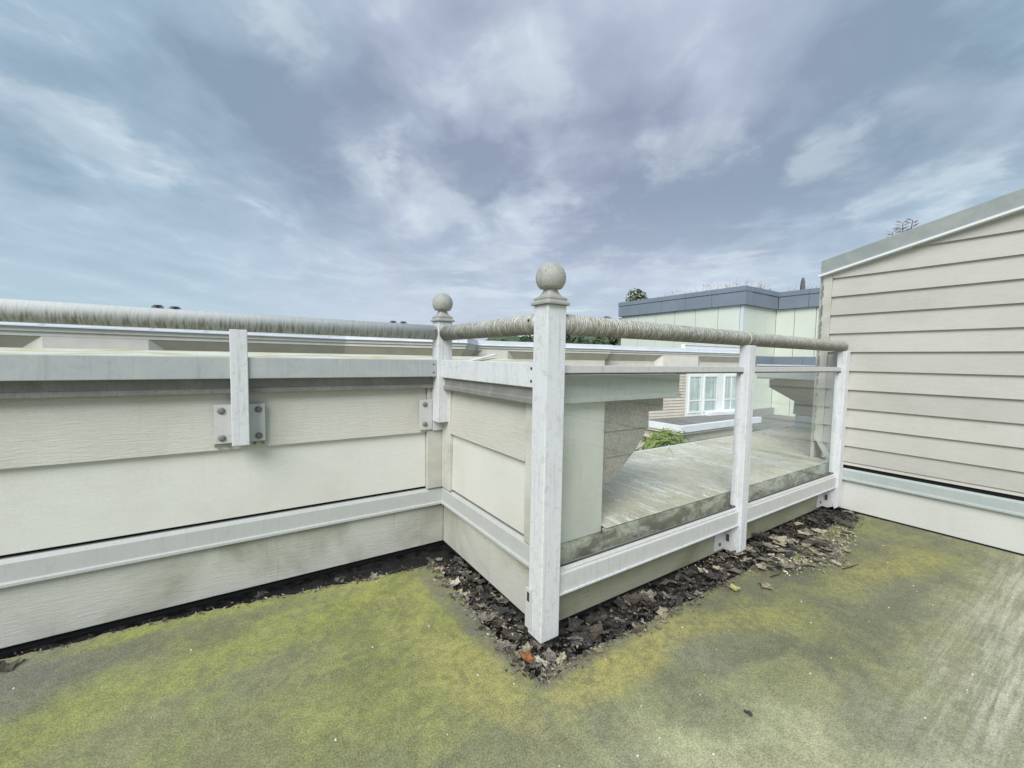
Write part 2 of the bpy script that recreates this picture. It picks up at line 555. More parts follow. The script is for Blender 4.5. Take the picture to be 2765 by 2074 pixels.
    base = g.mix(g.math('MULTIPLY', yel, .42), base, (.370, .345, .120))
    # trodden, washed-out area with brushed streaks
    ar = g.math('MULTIPLY', g.rng(g.math('ADD', px, g.math('MULTIPLY', warp, 2.0)), 1.25, 2.3), g.rng(g.math('ADD', py, warp), .55, .10))
    base = g.mix(g.math('MULTIPLY', ar, .8), base, (.25, .245, .175))
    pale = g.math('MULTIPLY', ar, g.rng(g.math('ADD', g.math('MULTIPLY', br, .45), g.math('MULTIPLY', br2, .55)), .42, .58))
    base = g.mix(g.math('MULTIPLY', pale, .80), base, (.56, .545, .42))
    # a few dark scuffs
    scuff = g.math('MAXIMUM', seg((.20, .98), (.55, 1.03), .030, .12, .25), seg((.33, .72), (.62, .74), .025, .1, .25))
    base = g.mix(g.math('MULTIPLY', scuff, .45), base, (.14, .14, .11))
    dk = g.rng(g.noise(g.mapv(p, (1, 1.6, 1), loc=(2, 5, 0)), 3.1, 5, .65), .58, .74, 0, .40)
    base = g.mix(dk, base, (.155, .155, .115))
    mot = g.rng(g.math('ADD', g.math('MULTIPLY', clump, .4), g.math('MULTIPLY', clump2, .6)), .36, .64, .84, 1.13)
    base = g.mix(1.0, base, g.comb(mot, mot, mot), 'MULTIPLY')
    gr_ = g.rng(fine, .30, .70, .68, 1.28)
    c = g.mix(1.0, base, g.comb(gr_, gr_, gr_), 'MULTIPLY')
    c = g.mix(g.rng(grit, .60, .74, 0, .25), c, (.62, .60, .48))
    h = g.math('ADD', g.math('MULTIPLY', fine, .5), g.math('MULTIPLY', grit, .5))
    g.out(c, g.rng(med, .3, .7, .62, .85), g.bump(h, .55, .006), .25)
    return mt


M['deck'] = mat_deck()


def mat_gutter():
    mt, g = newmat('wet_gutter_membrane')
    n = g.noise(g.pos(), 22, 5, .65)
    c = g.mix(g.rng(n, .40, .72), (.004, .004, .005), g.mix(g.rng(g.sep(g.pos())[1], 2.05, 1.9), (.012, .011, .010), (.085, .078, .062)))
    g.out(c, g.rng(n, .3, .7, .35, .8), g.bump(n, .4, .01), .4)
    return mt


M['gutter'] = mat_gutter()


def mat_membrane():
    mt, g = newmat('roof_membrane')
    p = g.pos()
    st = g.noise(g.mapv(p, (22, 4.5, 1)), 1.0, 5, .66, 1.2)
    st2 = g.noise(g.mapv(p, (9, 1.2, 1), loc=(3, 1, 0)), 1.0, 4, .6, .8)
    blot = g.noise(p, 2.0, 5, .6, .5)
    fine = g.noise(p, 120, 3, .6)
    c = g.mix(g.rng(blot, .35, .65), (.78, .73, .63), (.66, .63, .46))
    c = g.mix(g.rng(g.noise(p, 5, 4, .6), .5, .7, 0, .5), c, (.50, .46, .40))
    c = g.mix(g.rng(g.noise(p, 9, 5, .65), .48, .34, 0, .45), c, (.44, .43, .34))
    c = g.mix(g.math('MULTIPLY', g.rng(st, .52, .58), g.rng(st2, .40, .56)), c, (.97, .97, .93))
    c = g.mix(g.rng(fine, .38, .62, .38, 0), c, (.22, .21, .15))
    g.out(c, .55, g.bump(g.math('ADD', st2, g.math('MULTIPLY', fine, .2)), .35, .02), .35)
    return mt


M['membrane'] = mat_membrane()


def mat_captop():
    mt, g = newmat('mossy_cap_top')
    p = g.pos()
    n = g.noise(g.mapv(p, (3, 8, 1)), 1.0, 5, .6, .4)
    c = g.mix(g.rng(n, .38, .66), (.66, .66, .60), (.46, .44, .22))
    c = g.mix(g.rng(g.noise(p, 14, 4, .6), .5, .7, 0, .5), c, (.60, .56, .36))
    g.out(c, .6, None, .3)
    return mt


M['captop'] = mat_captop()


def mat_curbface():
    mt, g = newmat('stained_upstand')
    p = g.pos()
    n = g.noise(g.mapv(p, (7, 7, 11)), 1.0, 5, .65, .7)
    n2 = g.noise(p, 30, 4, .6)
    c = g.mix(g.rng(n, .40, .60), (.46, .47, .40), (.17, .165, .135))
    c = g.mix(g.rng(n2, .4, .7, 0, .3), c, (.10, .10, .08))
    g.out(c, .6, None, .3)
    return mt


M['upstand'] = mat_curbface()

# =================================================================== DECK
def edge(p0, p1, n, j):
    p0, p1 = Vector(p0), Vector(p1)
    t = (p1-p0).normalized()
    nn = Vector((-t.y, t.x))
    out = []
    for i in range(n):
        q = p0 + (p1-p0)*(i/n)
        out.append(tuple(q + nn*random.uniform(-j, j)*(1 if i else 0)))
    return out


outline = [(-5.0, -5.0), (3.972, -5.0), (3.972, 1.125)]
outline += edge((3.95, 1.130), (1.70, 1.128), 50, .011)
outline += edge((1.70, 1.128), (.862, 1.138), 34, .010)
outline += edge((.862, 1.138), (.882, 2.100), 36, .008)
outline += edge((.882, 2.100), (.64, 2.118), 8, .003)
outline += edge((.64, 2.118), (.23, 2.180), 14, .010)
outline += edge((.23, 2.180), (-.40, 2.262), 24, .012)
outline += edge((-.40, 2.262), (-.80, 2.262), 14, .012)
outline += edge((-.80, 2.262), (-5.0, 2.262), 30, .010)
deck = MB().prism(outline, 'z', -.030, 0.0).build('deck', M['deck'])
tag(deck, kind='structure')
gut = MB().box(-5, 4.3, 1.06, 2.6, -.06, -.031).build('gutter', M['gutter'])
tag(gut, kind='structure')

# =================================================================== LONG PARAPET WALL
Y1, X1, Y2, X3 = 2.346, 1.050, 1.337, 3.979
XL = -4.6
ZCAP = 1.087


def capz(y):
    return ZCAP + max(0, y-2.30)*.080


pw = thing('parapet_wall', (-1.8, Y1, 0), 'long cream parapet wall of wide lap boards with a grey band, behind the bracketed handrail on the left', 'wall')
MB().box(XL, X1-.0, Y1, Y1+.022, .004, .252).build('base_panel', M['panel'], pw, .003)
# grey band (drip lip, face, sloped top)
MB().prism([(Y1+.02, .250), (Y1-.024, .250), (Y1-.024, .263), (Y1-.015, .266), (Y1-.015, .338), (Y1-.004, .355), (Y1+.02, .355)],
           'x', XL, X1-.006).build('flashing', M['flash'], pw, .0015)


def lap_x(z0, z1, x0, x1, yb, th=.012, tilt=.012):
    return MB().prism([(yb-tilt, z0), (yb-tilt, z0+.004), (yb, z1), (yb+th, z1), (yb+th, z0)], 'x', x0, x1)


def lap_y(z0, z1, y0, y1, xb, th=.012, tilt=.012):
    return MB().prism([(xb-tilt, z0), (xb-tilt, z0+.004), (xb, z1), (xb+th, z1), (xb+th, z0)], 'y', y0, y1)


MB().prism([(Y1-.010, .372), (Y1-.010, .376), (Y1-.002, .720), (Y1+.012, .720), (Y1+.012, .372)], 'x', XL, .930).build('siding_board', M['smooth'], pw, .002)
MB().prism([(Y1-.024, .705), (Y1-.024, .709), (Y1-.006, .985), (Y1-.001, .985), (Y1-.001, .705)], 'x', XL, .930).build('siding_board', M['siding'], pw, .002)
MB().box(.932, X1-.004, Y1-.026, Y1+.01, .358, .985).build('corner_board', M['trim'], pw, .003)
MB().box(XL, X1+.35, Y1+.023, Y1+.30, -.03, .97).build('core', M['black'], pw)
# cap: fascia with a lip, mossy sloped top
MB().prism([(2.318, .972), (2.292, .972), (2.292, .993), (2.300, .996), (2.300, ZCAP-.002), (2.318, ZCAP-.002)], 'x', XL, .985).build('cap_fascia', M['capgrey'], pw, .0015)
MB().prism([(2.298, ZCAP-.012), (2.298, ZCAP), (3.30, capz(3.30)), (3.30, capz(3.3)-.16), (3.27, .985), (2.62, .985)], 'x', XL, 2.0).build('cap_top', M['captop'], pw, .002)

# =================================================================== SHORT PARAPET WALL
ps = thing('parapet_wall', (X1, 1.85, 0), 'short parapet wall turning the corner between the two ball-topped posts, its stepped grey end seen through the glass', 'wall')
MB().box(X1, X1+.022, 1.337, Y1-.001, .004, .252).build('base_panel', M['panel'], ps, .003)
MB().prism([(X1+.02, .250), (X1-.024, .250), (X1-.024, .263), (X1-.015, .266), (X1-.015, .338), (X1-.004, .355), (X1+.02, .355)],
           'y', 1.345, Y1-.006).build('flashing', M['flash'], ps, .0015)
MB().prism([(X1-.010, .372), (X1-.010, .376), (X1-.002, .720), (X1+.012, .720), (X1+.012, .372)], 'y', 1.445, 2.205).build('siding_board', M['smooth'], ps, .002)
MB().prism([(X1-.024, .705), (X1-.024, .709), (X1-.006, .985), (X1-.001, .985), (X1-.001, .705)], 'y', 1.445, 2.205).build('siding_board', M['siding'], ps, .002)
MB().box(X1-.024, X1+.008, 2.207, Y1-.028, .360, .98).build('corner_board', M['trim'], ps, .003)
MB().box(X1-.022, X1+.008, 1.372, 1.443, .352, .98).build('corner_board', M['trim'], ps, .003)
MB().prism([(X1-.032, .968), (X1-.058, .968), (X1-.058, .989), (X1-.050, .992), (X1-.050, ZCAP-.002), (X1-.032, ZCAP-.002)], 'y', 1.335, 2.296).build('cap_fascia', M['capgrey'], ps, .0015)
# end of the cap, facing the railing
MB().prism([(1.318, .965), (1.318, .985), (1.330, .990), (1.330, ZCAP-.002), (1.348, ZCAP-.002), (1.348, .965)], 'x', X1-.049, 1.940).build('cap_end', M['capend'], ps, .0015)
MB().box(X1-.031, 1.935, 1.349, 2.297, ZCAP-.05, ZCAP).build('cap_top', M['captop'], ps, .002)
# end panel and stepped cornice
MB().box(X1+.010, 1.424, 1.362, 1.384, .336, .964).build('end_panel', M['endpanel'], ps, .003)
prof = [(1.30, .45), (1.43, .500), (1.658, .688), (1.766, .803), (1.766, .891), (1.886, .891), (1.886, .978), (1.30, .968)]
MB().prism(prof, 'y', 1.385, 3.24).build('cornice', M['greysiding'], ps, .003)
zb = .560
for k in range(3):
    z0, z1 = .560+k*.125, .560+(k+1)*.125
    def xr(z):
        pts = [(.50, 1.43), (.688, 1.658), (.803, 1.766), (.99, 1.766)]
        for (a, xa), (b, xb2) in zip(pts, pts[1:]):
            if a <= z <= b:
                return xa + (xb2-xa)*(z-a)/(b-a)
        return 1.766
    zs = [z0, (z0+z1)/2, z1]
    poly = [(1.426, z0)] + [(xr(z)-.001, z) for z in zs] + [(1.426, z1)]
    mb = MB()
    n = len(poly)
    v = [(x, 1.384-.0045*(1-(z-z0)/(z1-z0)), z) for x, z in poly] + [(x, 1.386, z) for x, z in poly]
    mb.add(v, [tuple(range(n)), tuple(range(2*n-1, n-1, -1))] + [(i, i+n, (i+1) % n+n, (i+1) % n) for i in range(n)])
    mb.build('siding_board', M['greysiding'], ps)
MB().box(X1+.023, 1.40, 1.386, 2.36, -.03, .96).build('core', M['black'], ps)

# =================================================================== LOW CURB UNDER THE GLASS RAILING + LOW ROOF
cw = thing('curb_wall', (2.5, Y2, 0), 'low mouldy curb wall running along the floor under the glass railing', 'wall')
MB().box(X1+.004, X3-.002, Y2, Y2+.02, .002, .248).build('base_panel', M['curb'], cw, .003)
MB().box(X1+.02, X3+.02, Y2+.021, Y2+.10, -.03, .30).build('core', M['black'], cw)
MB().box(X1+.001, 1.419, Y2-.004, Y2+.044, .249, .334).build('upstand', M['upstand'], cw, .003)
MB().box(1.4205, X3+.9, Y2-.006, Y2+.02, .249, .358).build('upstand', M['upstand'], cw, .003)

lr = thing('low_roof', (3.4, 1.8, .36), 'pale streaked membrane roof lying beyond the glass railing', 'roof')
mb = MB()
nx, ny = 60, 16
vs_, fs_ = [], []
for j in range(ny+1):
    for i in range(nx+1):
        x = 1.42 + (5.85-1.42)*i/nx
        y = Y2-.008 + (2.335-(Y2-.008))*j/ny
        z = .365
        if 0 < j < ny:
            z += .004*math.sin(x*7+y*3)+.003*math.sin(x*19-y*5) + .010*math.exp(-((y-1.42-.10*math.sin(x*2.1))/.03)**2)*(1 if 1.6 < x < 3.2 else .3)
            z += .012*math.exp(-((x-1.75-.55*(y-1.4))/.03)**2)
        vs_.append((x, y, z))
for j in range(ny):
    for i in range(nx):
        a = j*(nx+1)+i
        fs_.append((a, a+1, a+nx+2, a+nx+1))
mb.add(vs_, fs_)
mb.build('membrane', M['membrane'], lr, smooth=True)
MB().box(1.42, 5.85, 2.336, 2.352, .20, .372).build('edge_trim', M['capwhite'], lr, .002)
MB().box(1.42, 6.4, Y2+.105, 2.335, -.4, .345).build('roof_body', M['black'], lr)
MB().tube([(3.04, 2.19, .377), (3.22, 2.29, .400), (3.26, 2.30, .378), (3.05, 2.12, .377), (3.16, 2.08, .377)], .004, 6).build('bent_wire', M['capwhite'])
tag(bpy.data.objects['bent_wire'], 'thin bent white wire lying on the pale membrane roof', 'wire')
la, lb = Vector((1.36, 2.64, capz(2.64)+.004)), Vector((1.90, 3.16, capz(3.16)+.022))
ld = (lb-la).normalized()
lside = Vector((-ld.y, ld.x, 0)).normalized()*.017
MB().rings([[tuple(p-lside), tuple(p+lside), tuple(p+lside+Vector((0, 0, .012))), tuple(p-lside+Vector((0, 0, .012)))] for p in (la, lb)]).build('wooden_lath', mat_plain('bare_lath', (.80, .79, .75), .7))
tag(bpy.data.objects['wooden_lath'], 'pale lath lying loose on top of the mossy parapet cap between the two ball posts', 'lath')

# =================================================================== RIGHT SIDING WALL
rw = thing('siding_wall', (X3, -.5, 0), 'beige lap-sided end wall with a sloping grey-green roof edge on the right', 'wall')
YF = -4.2


def roofz(y):
    return 1.883 + .2384*(1.386-y)


def roofy(z):
    return 1.386 - (z-1.883)/.2384


MB().box(X3, X3+.022, YF, 1.336, .010, .247).build('base_panel', mat_siding('grey_base_board', (.60, .60, .57), dirt_amt=.15, emboss=.22), rw, .003)
MB().prism([(X3+.02, .244), (X3-.024, .244), (X3-.024, .258), (X3-.015, .261), (X3-.015, .322), (X3-.004, .334), (X3+.02, .334)],
           'y', YF, 1.33).build('flashing', M['bandr'], rw, .0015)
MB().prism([(X3-.016, .364), (X3-.010, .390), (X3+.001, .392), (X3+.001, .364)], 'y', YF, 1.36).build('starter_strip', M['clap'], rw, .001)
z = .369
k = 0
while z < 2.95:
    z0, z1 = z, z+.1465
    if k == 0:
        z0 = .391
    za, zb_ = z0, z1+.012
    poly = [(1.384, za)]
    if roofz(1.384) >= zb_:
        poly += [(1.384, zb_), (YF, zb_)]
    else:
        if za < roofz(1.384):
            poly += [(1.384, roofz(1.384))]
        else:
            poly = [(roofy(za), za)]
        poly += [(max(YF, roofy(zb_)), min(zb_, roofz(YF))), (YF, min(zb_, roofz(YF)))]
    poly += [(YF, za)]
    n = len(poly)
    mb = MB()
    front = [(X3-.019*(1-(q[1]-za)/.16), q[0], q[1]) for q in poly]
    back = [(X3+.004, q[0], q[1]) for q in poly]
    mb.add(front+back, [tuple(range(n)), tuple(range(2*n-1, n-1, -1))]+[(i, i+n, (i+1) % n+n, (i+1) % n) for i in range(n)])
    mb.build('siding_board', M['clap'], rw)
    z = z1
    k += 1
mb = MB()
mb.add([(X3+.005, 1.38, .0), (X3+.005, YF, 0), (X3+.005, YF, roofz(YF)), (X3+.005, 1.38, roofz(1.38)),
        (X3+.3, 1.38, .0), (X3+.3, YF, 0), (X3+.3, YF, roofz(YF)), (X3+.3, 1.38, roofz(1.38))],
       [(0, 1, 2, 3), (7, 6, 5, 4), (0, 3, 7, 4), (1, 5, 6, 2), (3, 2, 6, 7), (0, 4, 5, 1)])
mb.build('core', M['black'], rw)
MB().box(X3-.022, X3+.012, 1.3855, 1.446, .515, 1.885).build('corner_board', M['trim'], rw, .003)
MB().box(X3-.004, X3+5, 1.4465, 1.47, .37, 1.86).build('rear_face', M['clap'], rw)
# ragged caulk down the arris of the corner board
mb = MB()
zz_ = .6
while zz_ < 1.85:
    h = random.uniform(.01, .05)
    if random.random() < .55:
        mb.box(X3-.026, X3-.0215, 1.437, 1.449, zz_, zz_+h)
    zz_ += h+random.uniform(.0, .03)
mb.build('caulk', mat_plain('old_caulk', (.20, .21, .20), .7), rw)
# kick-out flashing at the foot of the corner
mb = MB()
mb.add([(X3-.030, 1.440, .545), (X3-.030, 1.405, .545), (X3-.034, 1.318, .425), (X3-.034, 1.318, .390), (X3-.034, 1.355, .405)], [(0, 1, 2, 3, 4)])
o = mb.build('kickout_flashing', M['trim'], rw)
sm = o.modifiers.new('solid', 'SOLIDIFY')
sm.thickness = .018
# sloping roof edge
ya, yb = 1.457, YF
mb = MB()
fx0, fx1 = X3-.045, X3+.01
pr = []
for y in (ya, yb):
    zb0 = roofz(y)
    pr.append([(fx0, y, zb0), (fx1, y, zb0), (fx1, y, zb0+.112), (fx0, y, zb0+.112)])
mb.rings(pr)
mb.build('fascia', M['fascia'], rw, .002)
mb = MB()
pr = []
for y in (ya+.012, yb):
    zb0 = roofz(y)
    pr.append([(fx0-.014, y, zb0-.012), (fx1, y, zb0-.012), (fx1, y, zb0+.004), (fx0-.014, y, zb0+.004)])
mb.rings(pr)
mb.build('fascia_lip', M['capwhite'], rw, .001)
mb = MB()
pr = []
for y in (ya, yb):
    zb0 = roofz(y)
    pr.append([(fx1+.001, y, zb0), (X3+5, y, zb0), (X3+5, y, zb0+.108), (fx1+.001, y, zb0+.108)])
mb.rings(pr)
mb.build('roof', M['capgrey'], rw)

# =================================================================== CORNICE BEYOND THE LOW ROOF (right)
rc = thing('parapet_wall', (5.6, 1.9, .365), 'grey stepped parapet with a white cap beside the siding wall, seen through the far glass pane', 'wall')
prof2 = [(6.4, .51), (5.80, .517), (5.82, .678), (5.16, .870), (5.15, .964), (6.4, .964)]
MB().prism(prof2, 'y', 1.475, 2.36).build('cornice', mat_plain('beige_cornice', (.40, .385, .345), .8, .1, 4), rc, .004)
MB().prism([(4.905, .978), (4.89, .990), (4.89, 1.075), (4.905, 1.085), (4.905, 1.12), (6.5, 1.12), (6.5, .978)], 'y', 1.475, 2.375).build('cap', M['bandr'], rc, .003)
MB().box(4.885, 6.5, 1.475, 2.38, 1.121, 1.135).build('cap_sheet', M['capwhite'], rc, .002)
MB().box(5.81, 6.4, 1.475, 2.34, .364, .509).build('plinth', M['capwhite'], rc, .004)
MB().box(5.800, 5.809, 1.475, 2.05, .385, .470).build('plinth_panel', M['bandr'], rc, .002)

# =================================================================== RAILINGS
PYF = 1.240
HZ = 1.292
# ---- left run
r1 = thing('guard_railing', (-1.2, 2.26, .73), 'long white railing with streaked round handrail bracketed to the cream parapet on the left', 'railing')
MB().tube([(XL, 2.272, HZ+.004), (-1, 2.272, HZ+.004), (.965, 2.272, HZ+.004)], .0415, 28).build('handrail', M['rail_plain'], r1, smooth=True)
MB().box(XL, .958, 2.247, 2.277, 1.040, 1.138).build('lower_rail', M['beam'], r1, .003)


def dome(c, r, h, axis, n=12):
    return MB().lathe(c, [(r, 0), (r, h*.35), (r*.8, h*.75), (r*.4, h)], n, axis)


def bracket_post(xc):
    pst = MB().box(xc-.034, xc+.034, 2.236, 2.300, .734, 1.262).build('post', M['white'], r1, .003)
    pl = MB().box(xc-.100, xc+.100, 2.301, 2.318, .738, .918).build('mounting_plate', M['white2'], r1, .002)
    for sx in (-.072, .073):
        for zz in (.890, .764):
            dome((xc+sx, 2.301, zz), .0155, .009, (0, -1, 0)).build('bolt', M['bolt'], pl, smooth=True)
    for sx in (-.055, -.095, .055, .09):
        MB().box(xc+sx-.006, xc+sx+.006, 2.305, 2.316, .722, .7375).build('shim', M['bolt'], pl)


bracket_post(0.0)
bracket_post(-1.55)
bracket_post(-3.1)
for zz in (1.113, 1.066):
    dome((.940, 2.247, zz), .0065, .004, (0, -1, 0), 10).build('screw', M['bolt'], r1)
dome((.945, 2.2325, 1.305), .006, .004, (0, -1, 0), 10).build('screw', M['screw'], r1)


# ---- ball-topped posts
def newel(name, x0, x1, y0, y1, zb, label, grp):
    cx, cy = (x0+x1)/2, (y0+y1)/2
    t = thing(name, (cx, cy, zb), label, 'post', grp)
    MB().box(x0, x1, y0, y1, zb, 1.361).build('post', M['white'], t, .004, seg=2)
    h = (x1-x0)/2

    def ring(rad, z, e, n=32):
        out = []
        for k in range(n):
            a = 2*math.pi*(k+.5)/n
            ca_, sa_ = math.cos(a), math.sin(a)
            q = (abs(ca_)**e + abs(sa_)**e)**(-1/e)
            out.append((cx+rad*q*ca_, cy+rad*q*sa_, z))
        return out
    MB().rings([ring(h+.012, 1.3615, 14), ring(h+.013, 1.364, 14), ring(h+.013, 1.370, 14), ring(h+.009, 1.374, 14),
                ring(h+.003, 1.377, 14), ring(h+.003, 1.381, 14), ring(h+.005, 1.385, 14), ring(h+.003, 1.389, 12)]).build('post_cap', M['finial'], t)
    b = MB()
    rr = [ring(h+.001, 1.3895, 10)]
    for q in range(1, 9):
        u = q/8
        rad = (h-.002)*(1-u)**2.1 + .0245*(1-(1-u)**2.1)
        rr.append(ring(rad, 1.390+.036*u, 8-6*u if u < .95 else 2))
    rr.append(ring(.0250, 1.4265, 2))
    cz, br_ = 1.468, .0595
    a0 = -math.acos(0)*.0
    ang0 = math.asin((1.4265-cz)/br_*.98)
    for q in range(0, 15):
        a = ang0 + (math.pi/2-ang0)*q/15
        rr.append(ring(max(br_*math.cos(a), .024 if q == 0 else 0), cz+br_*math.sin(a), 2))
    rr.append(ring(.002, cz+br_, 2))
    b.rings(rr)
    b.build('ball_finial', M['finial'], t, smooth=True)
    return t


n1_ = newel('newel_post', .976, 1.070, PYF, 1.329, .022, 'tall white ball-topped corner post standing on the deck at the glass railing', 'ball-topped corner posts')
n2_ = newel('newel_post', .959, 1.047, 2.224, 2.314, .772, 'ball-topped white post hung on the inner corner where the long and short parapets meet', 'ball-topped corner posts')
# clip plates of the posts
pl = MB().box(.880, .957, 2.305, 2.318, .722, .902).build('mounting_plate', M['white2'], n2_, .002)
for zz in (.874, .757):
    dome((.911, 2.305, zz), .0145, .009, (0, -1, 0)).build('bolt', M['bolt'], pl, smooth=True)
MB().box(.960, 1.040, 2.300, 2.322, .715, .7715).build('bracket', M['white2'], n2_, .002)
MB().box(.966, .9755, 1.300, 1.336, .05, .215).build('clip_plate', M['white2'], n1_, .001)
MB().box(.9640, .9659, 1.308, 1.322, .165, .202).build('slot', M['screw'], n1_)
MB().box(.985, 1.06, 1.3295, 1.3365, .06, .20).build('clip_plate', M['white2'], n1_, .001)

# ---- short run between the two posts
r2 = thing('guard_railing', (1.0, 1.8, 1.03), 'short lichen-ringed handrail and white rail spanning the gap between the two ball-topped posts', 'railing')
MB().tube([(1.008, 1.328, HZ), (1.008, 1.8, HZ), (1.006, 2.224, HZ)], .0415, 28).build('handrail', M['rail_y'], r2, smooth=True)
MB().box(.982, 1.012, 1.3295, 2.2235, 1.036, 1.137).build('lower_rail', M['white'], r2, .003)
for zz in (1.113, 1.062):
    dome((.982, 1.345, zz), .006, .004, (-1, 0, 0), 10).build('screw', M['screw'], r2)
dome((.968, 1.350, 1.305), .006, .006, (-1, 0, 0), 10).build('screw', M['screw'], r2)

# ---- glass run
r3 = thing('guard_railing', (2.5, 1.285, 0), 'white glass-panel railing with a lichen-ringed handrail ending at the beige siding wall', 'railing')
pts = [(1.0705, 1.285, HZ), (1.8, 1.285, HZ), (2.6, 1.285, HZ-.001), (3.4, 1.285, HZ-.002), (3.93, 1.285, HZ-.003)]
rad = [.0415]*5
for q in range(1, 6):
    a = q/5*math.pi/2
    pts.append((3.93+.032*math.sin(a), 1.285, HZ-.003))
    rad.append(max(.004, .0415*(.35+.65*math.cos(a))))
MB().tube(pts, rad, 28).build('handrail', M['rail_x'], r3, smooth=True)
MB().tube([(2.478, 1.285, HZ-.001), (2.486, 1.285, HZ-.001)], .0432, 28).build('handrail_joint', M['white2'], r3, smooth=True)
spans = [(1.0705, 2.452), (2.527, 3.887)]
for i, (xa, xb) in enumerate(spans):
    MB().box(xa, xb, 1.264, 1.306, 1.096, 1.128).build('mid_rail', M['white2'], r3, .003)
    MB().box(xa, xb, 1.2645, 1.3055, 1.0905, 1.0955).build('gasket', M['screw'], r3)
    MB().prism([(1.256, .186), (1.2545, .194), (1.2545, .268), (1.262, .272), (1.262, .281), (1.270, .283), (1.272, .290), (1.279, .290), (1.279, .284), (1.300, .284), (1.300, .186)],
               'x', xa, xb).build('bottom_rail', M['white2'], r3, .0015)
    MB().box(xa, xb, 1.2478, 1.2544, .184, .193).build('drip_edge', M['white'], r3, .001)
    MB().box(xa+.004, xb-.004, 1.281, 1.291, .2845, 1.0900).build('glass_pane', M['glass'], r3)
    MB().box(xa+.001, xb-.001, 1.272, 1.2805, .2905, .2945).build('gasket', M['screw'], r3)
for (xa, xb) in ((2.453, 2.526), (3.888, 3.966)):
    p_ = MB().prism([(1.236, .030), (1.236, 1.252), (1.296, 1.252), (1.296, .125), (1.255, .012)], 'x', xa, xb).build('post', M['white'], r3, .004)
    MB().box(xa-.010, xa-.0005, 1.270, 1.301, .30, 1.089).build('glazing_channel', M['white'], r3, .002)
    pl = MB().prism([(1.296, .012), (1.3355, .012), (1.3355, .165), (1.2965, .165), (1.2965, .125), (1.262, .030)], 'x', xa-.002, xa+.012).build('mounting_plate', M['white2'], r3, .001)
    MB().box(xa-.105, xa-.003, 1.3275, 1.3365, .020, .160).build('mounting_plate', M['white2'], r3, .001)
    MB().box(xa-.005, xa-.0021, 1.300, 1.318, .070, .112).build('slot', M['screw'], r3)
    dome((xa-.055, 1.3275, .055), .011, .006, (0, -1, 0)).build('bolt', mat_plain('rusty_bolt', (.10, .075, .05), .7), r3, smooth=True)

# =================================================================== DEAD LEAVES
LEAFCOL = {'dark': (.055, .051, .048), 'brown': (.105, .086, .068), 'grey': (.27, .245, .20), 'tan': (.42, .36, .25), 'pale': (.54, .50, .39), 'orange': (.36, .15, .05), 'yellow': (.42, .40, .15)}
LM = {}
for k, col in LEAFCOL.items():
    mt, g = newmat('dead_leaf_'+k)
    n = g.noise(g.new('ShaderNodeTexCoord').outputs['Object'], 3.2, 5, .65)
    c = g.mix(g.rng(n, .35, .68), [q*.55 for q in col], [min(1, q*1.35) for q in col])
    g.out(c, .5 if k in ('dark', 'brown') else .75, g.bump(n, .5, .1), .4)
    LM[k] = mt


def leaf_mesh(seed):
    rnd = random.Random(seed)
    n = 20
    curl_a, curl_b = rnd.uniform(-.5, .9), rnd.uniform(-.3, .8)
    ph = rnd.uniform(0, 6)
    rim, inner = [], []
    for k in range(n):
        a = 2*math.pi*k/n
        if seed % 2:
            lob = (.34+.40*abs(math.cos(a))**1.6) + rnd.uniform(-.08, .08)
        else:
            lob = .62 + .30*abs(math.cos(2.5*a))**.8 + rnd.uniform(-.10, .10)
        if k % 2:
            lob *= .82
        x, y = lob*math.cos(a), lob*math.sin(a)
        zf = curl_a*x*x + curl_b*y*y*.6 + .12*math.sin(3*a+ph) + rnd.uniform(-.05, .05)
        rim.append((x, y, zf))
        inner.append((x*.5, y*.5, zf*.25+rnd.uniform(-.03, .03)))
    v = rim+inner+[(0, 0, 0)]
    f = [(i, (i+1) % n, n+(i+1) % n, n+i) for i in range(n)]
    f += [(n+i, n+(i+1) % n, 2*n) for i in range(n)]
    stalk = len(v)
    v += [(-.62, .015, .05), (-.62, -.015, .05), (-1.15, 0, .12)]
    f += [(stalk, stalk+1, stalk+2)]
    me = bpy.data.meshes.new('dead_leaf')
    me.from_pydata(v, [], f)
    me.materials.append(LM['dark'])
    for p in me.polygons:
        p.use_smooth = True
    return me


LEAVES = [leaf_mesh(s) for s in range(9)]


def leaf(x, y, z, size, kind, label, group=None, rot=None, mi=None, flat=1.0):
    o = bpy.data.objects.new('dead_leaf', LEAVES[random.randrange(9) if mi is None else mi])
    C.objects.link(o)
    o.location = (x, y, z)
    o.scale = (size, size*random.uniform(.65, 1), size*random.uniform(.5, 1.0)*flat)
    o.rotation_euler = rot or (random.uniform(-.45, .45)*flat, random.uniform(-.45, .45)*flat, random.uniform(0, 6.3))
    o.material_slots[0].link = 'OBJECT'
    o.material_slots[0].material = LM[kind]
    return tag(o, label, 'leaf', group)


def pick(ws):
    return random.choices([a for a, _ in ws], [b for _, b in ws])[0]


# gutter under the short wall
for i in range(95):
    y = 1.16 + .95*random.random()
    u = random.random()
    x = .872 + .165*u
    kd = pick([('grey', 5), ('tan', 2.5), ('brown', 2), ('pale', .6)]) if u < .38 else pick([('dark', 6), ('brown', 3), ('grey', 2.2)])
    leaf(x, y, random.uniform(-.016, .004), random.uniform(.026, .052), kd,
         ('pale' if kd in ('tan', 'pale') else 'grey' if kd == 'grey' else 'dark wet')+' dead leaf matted in the gutter at the foot of the short wall', 'dead leaves in the gutter along the short wall', flat=.6)
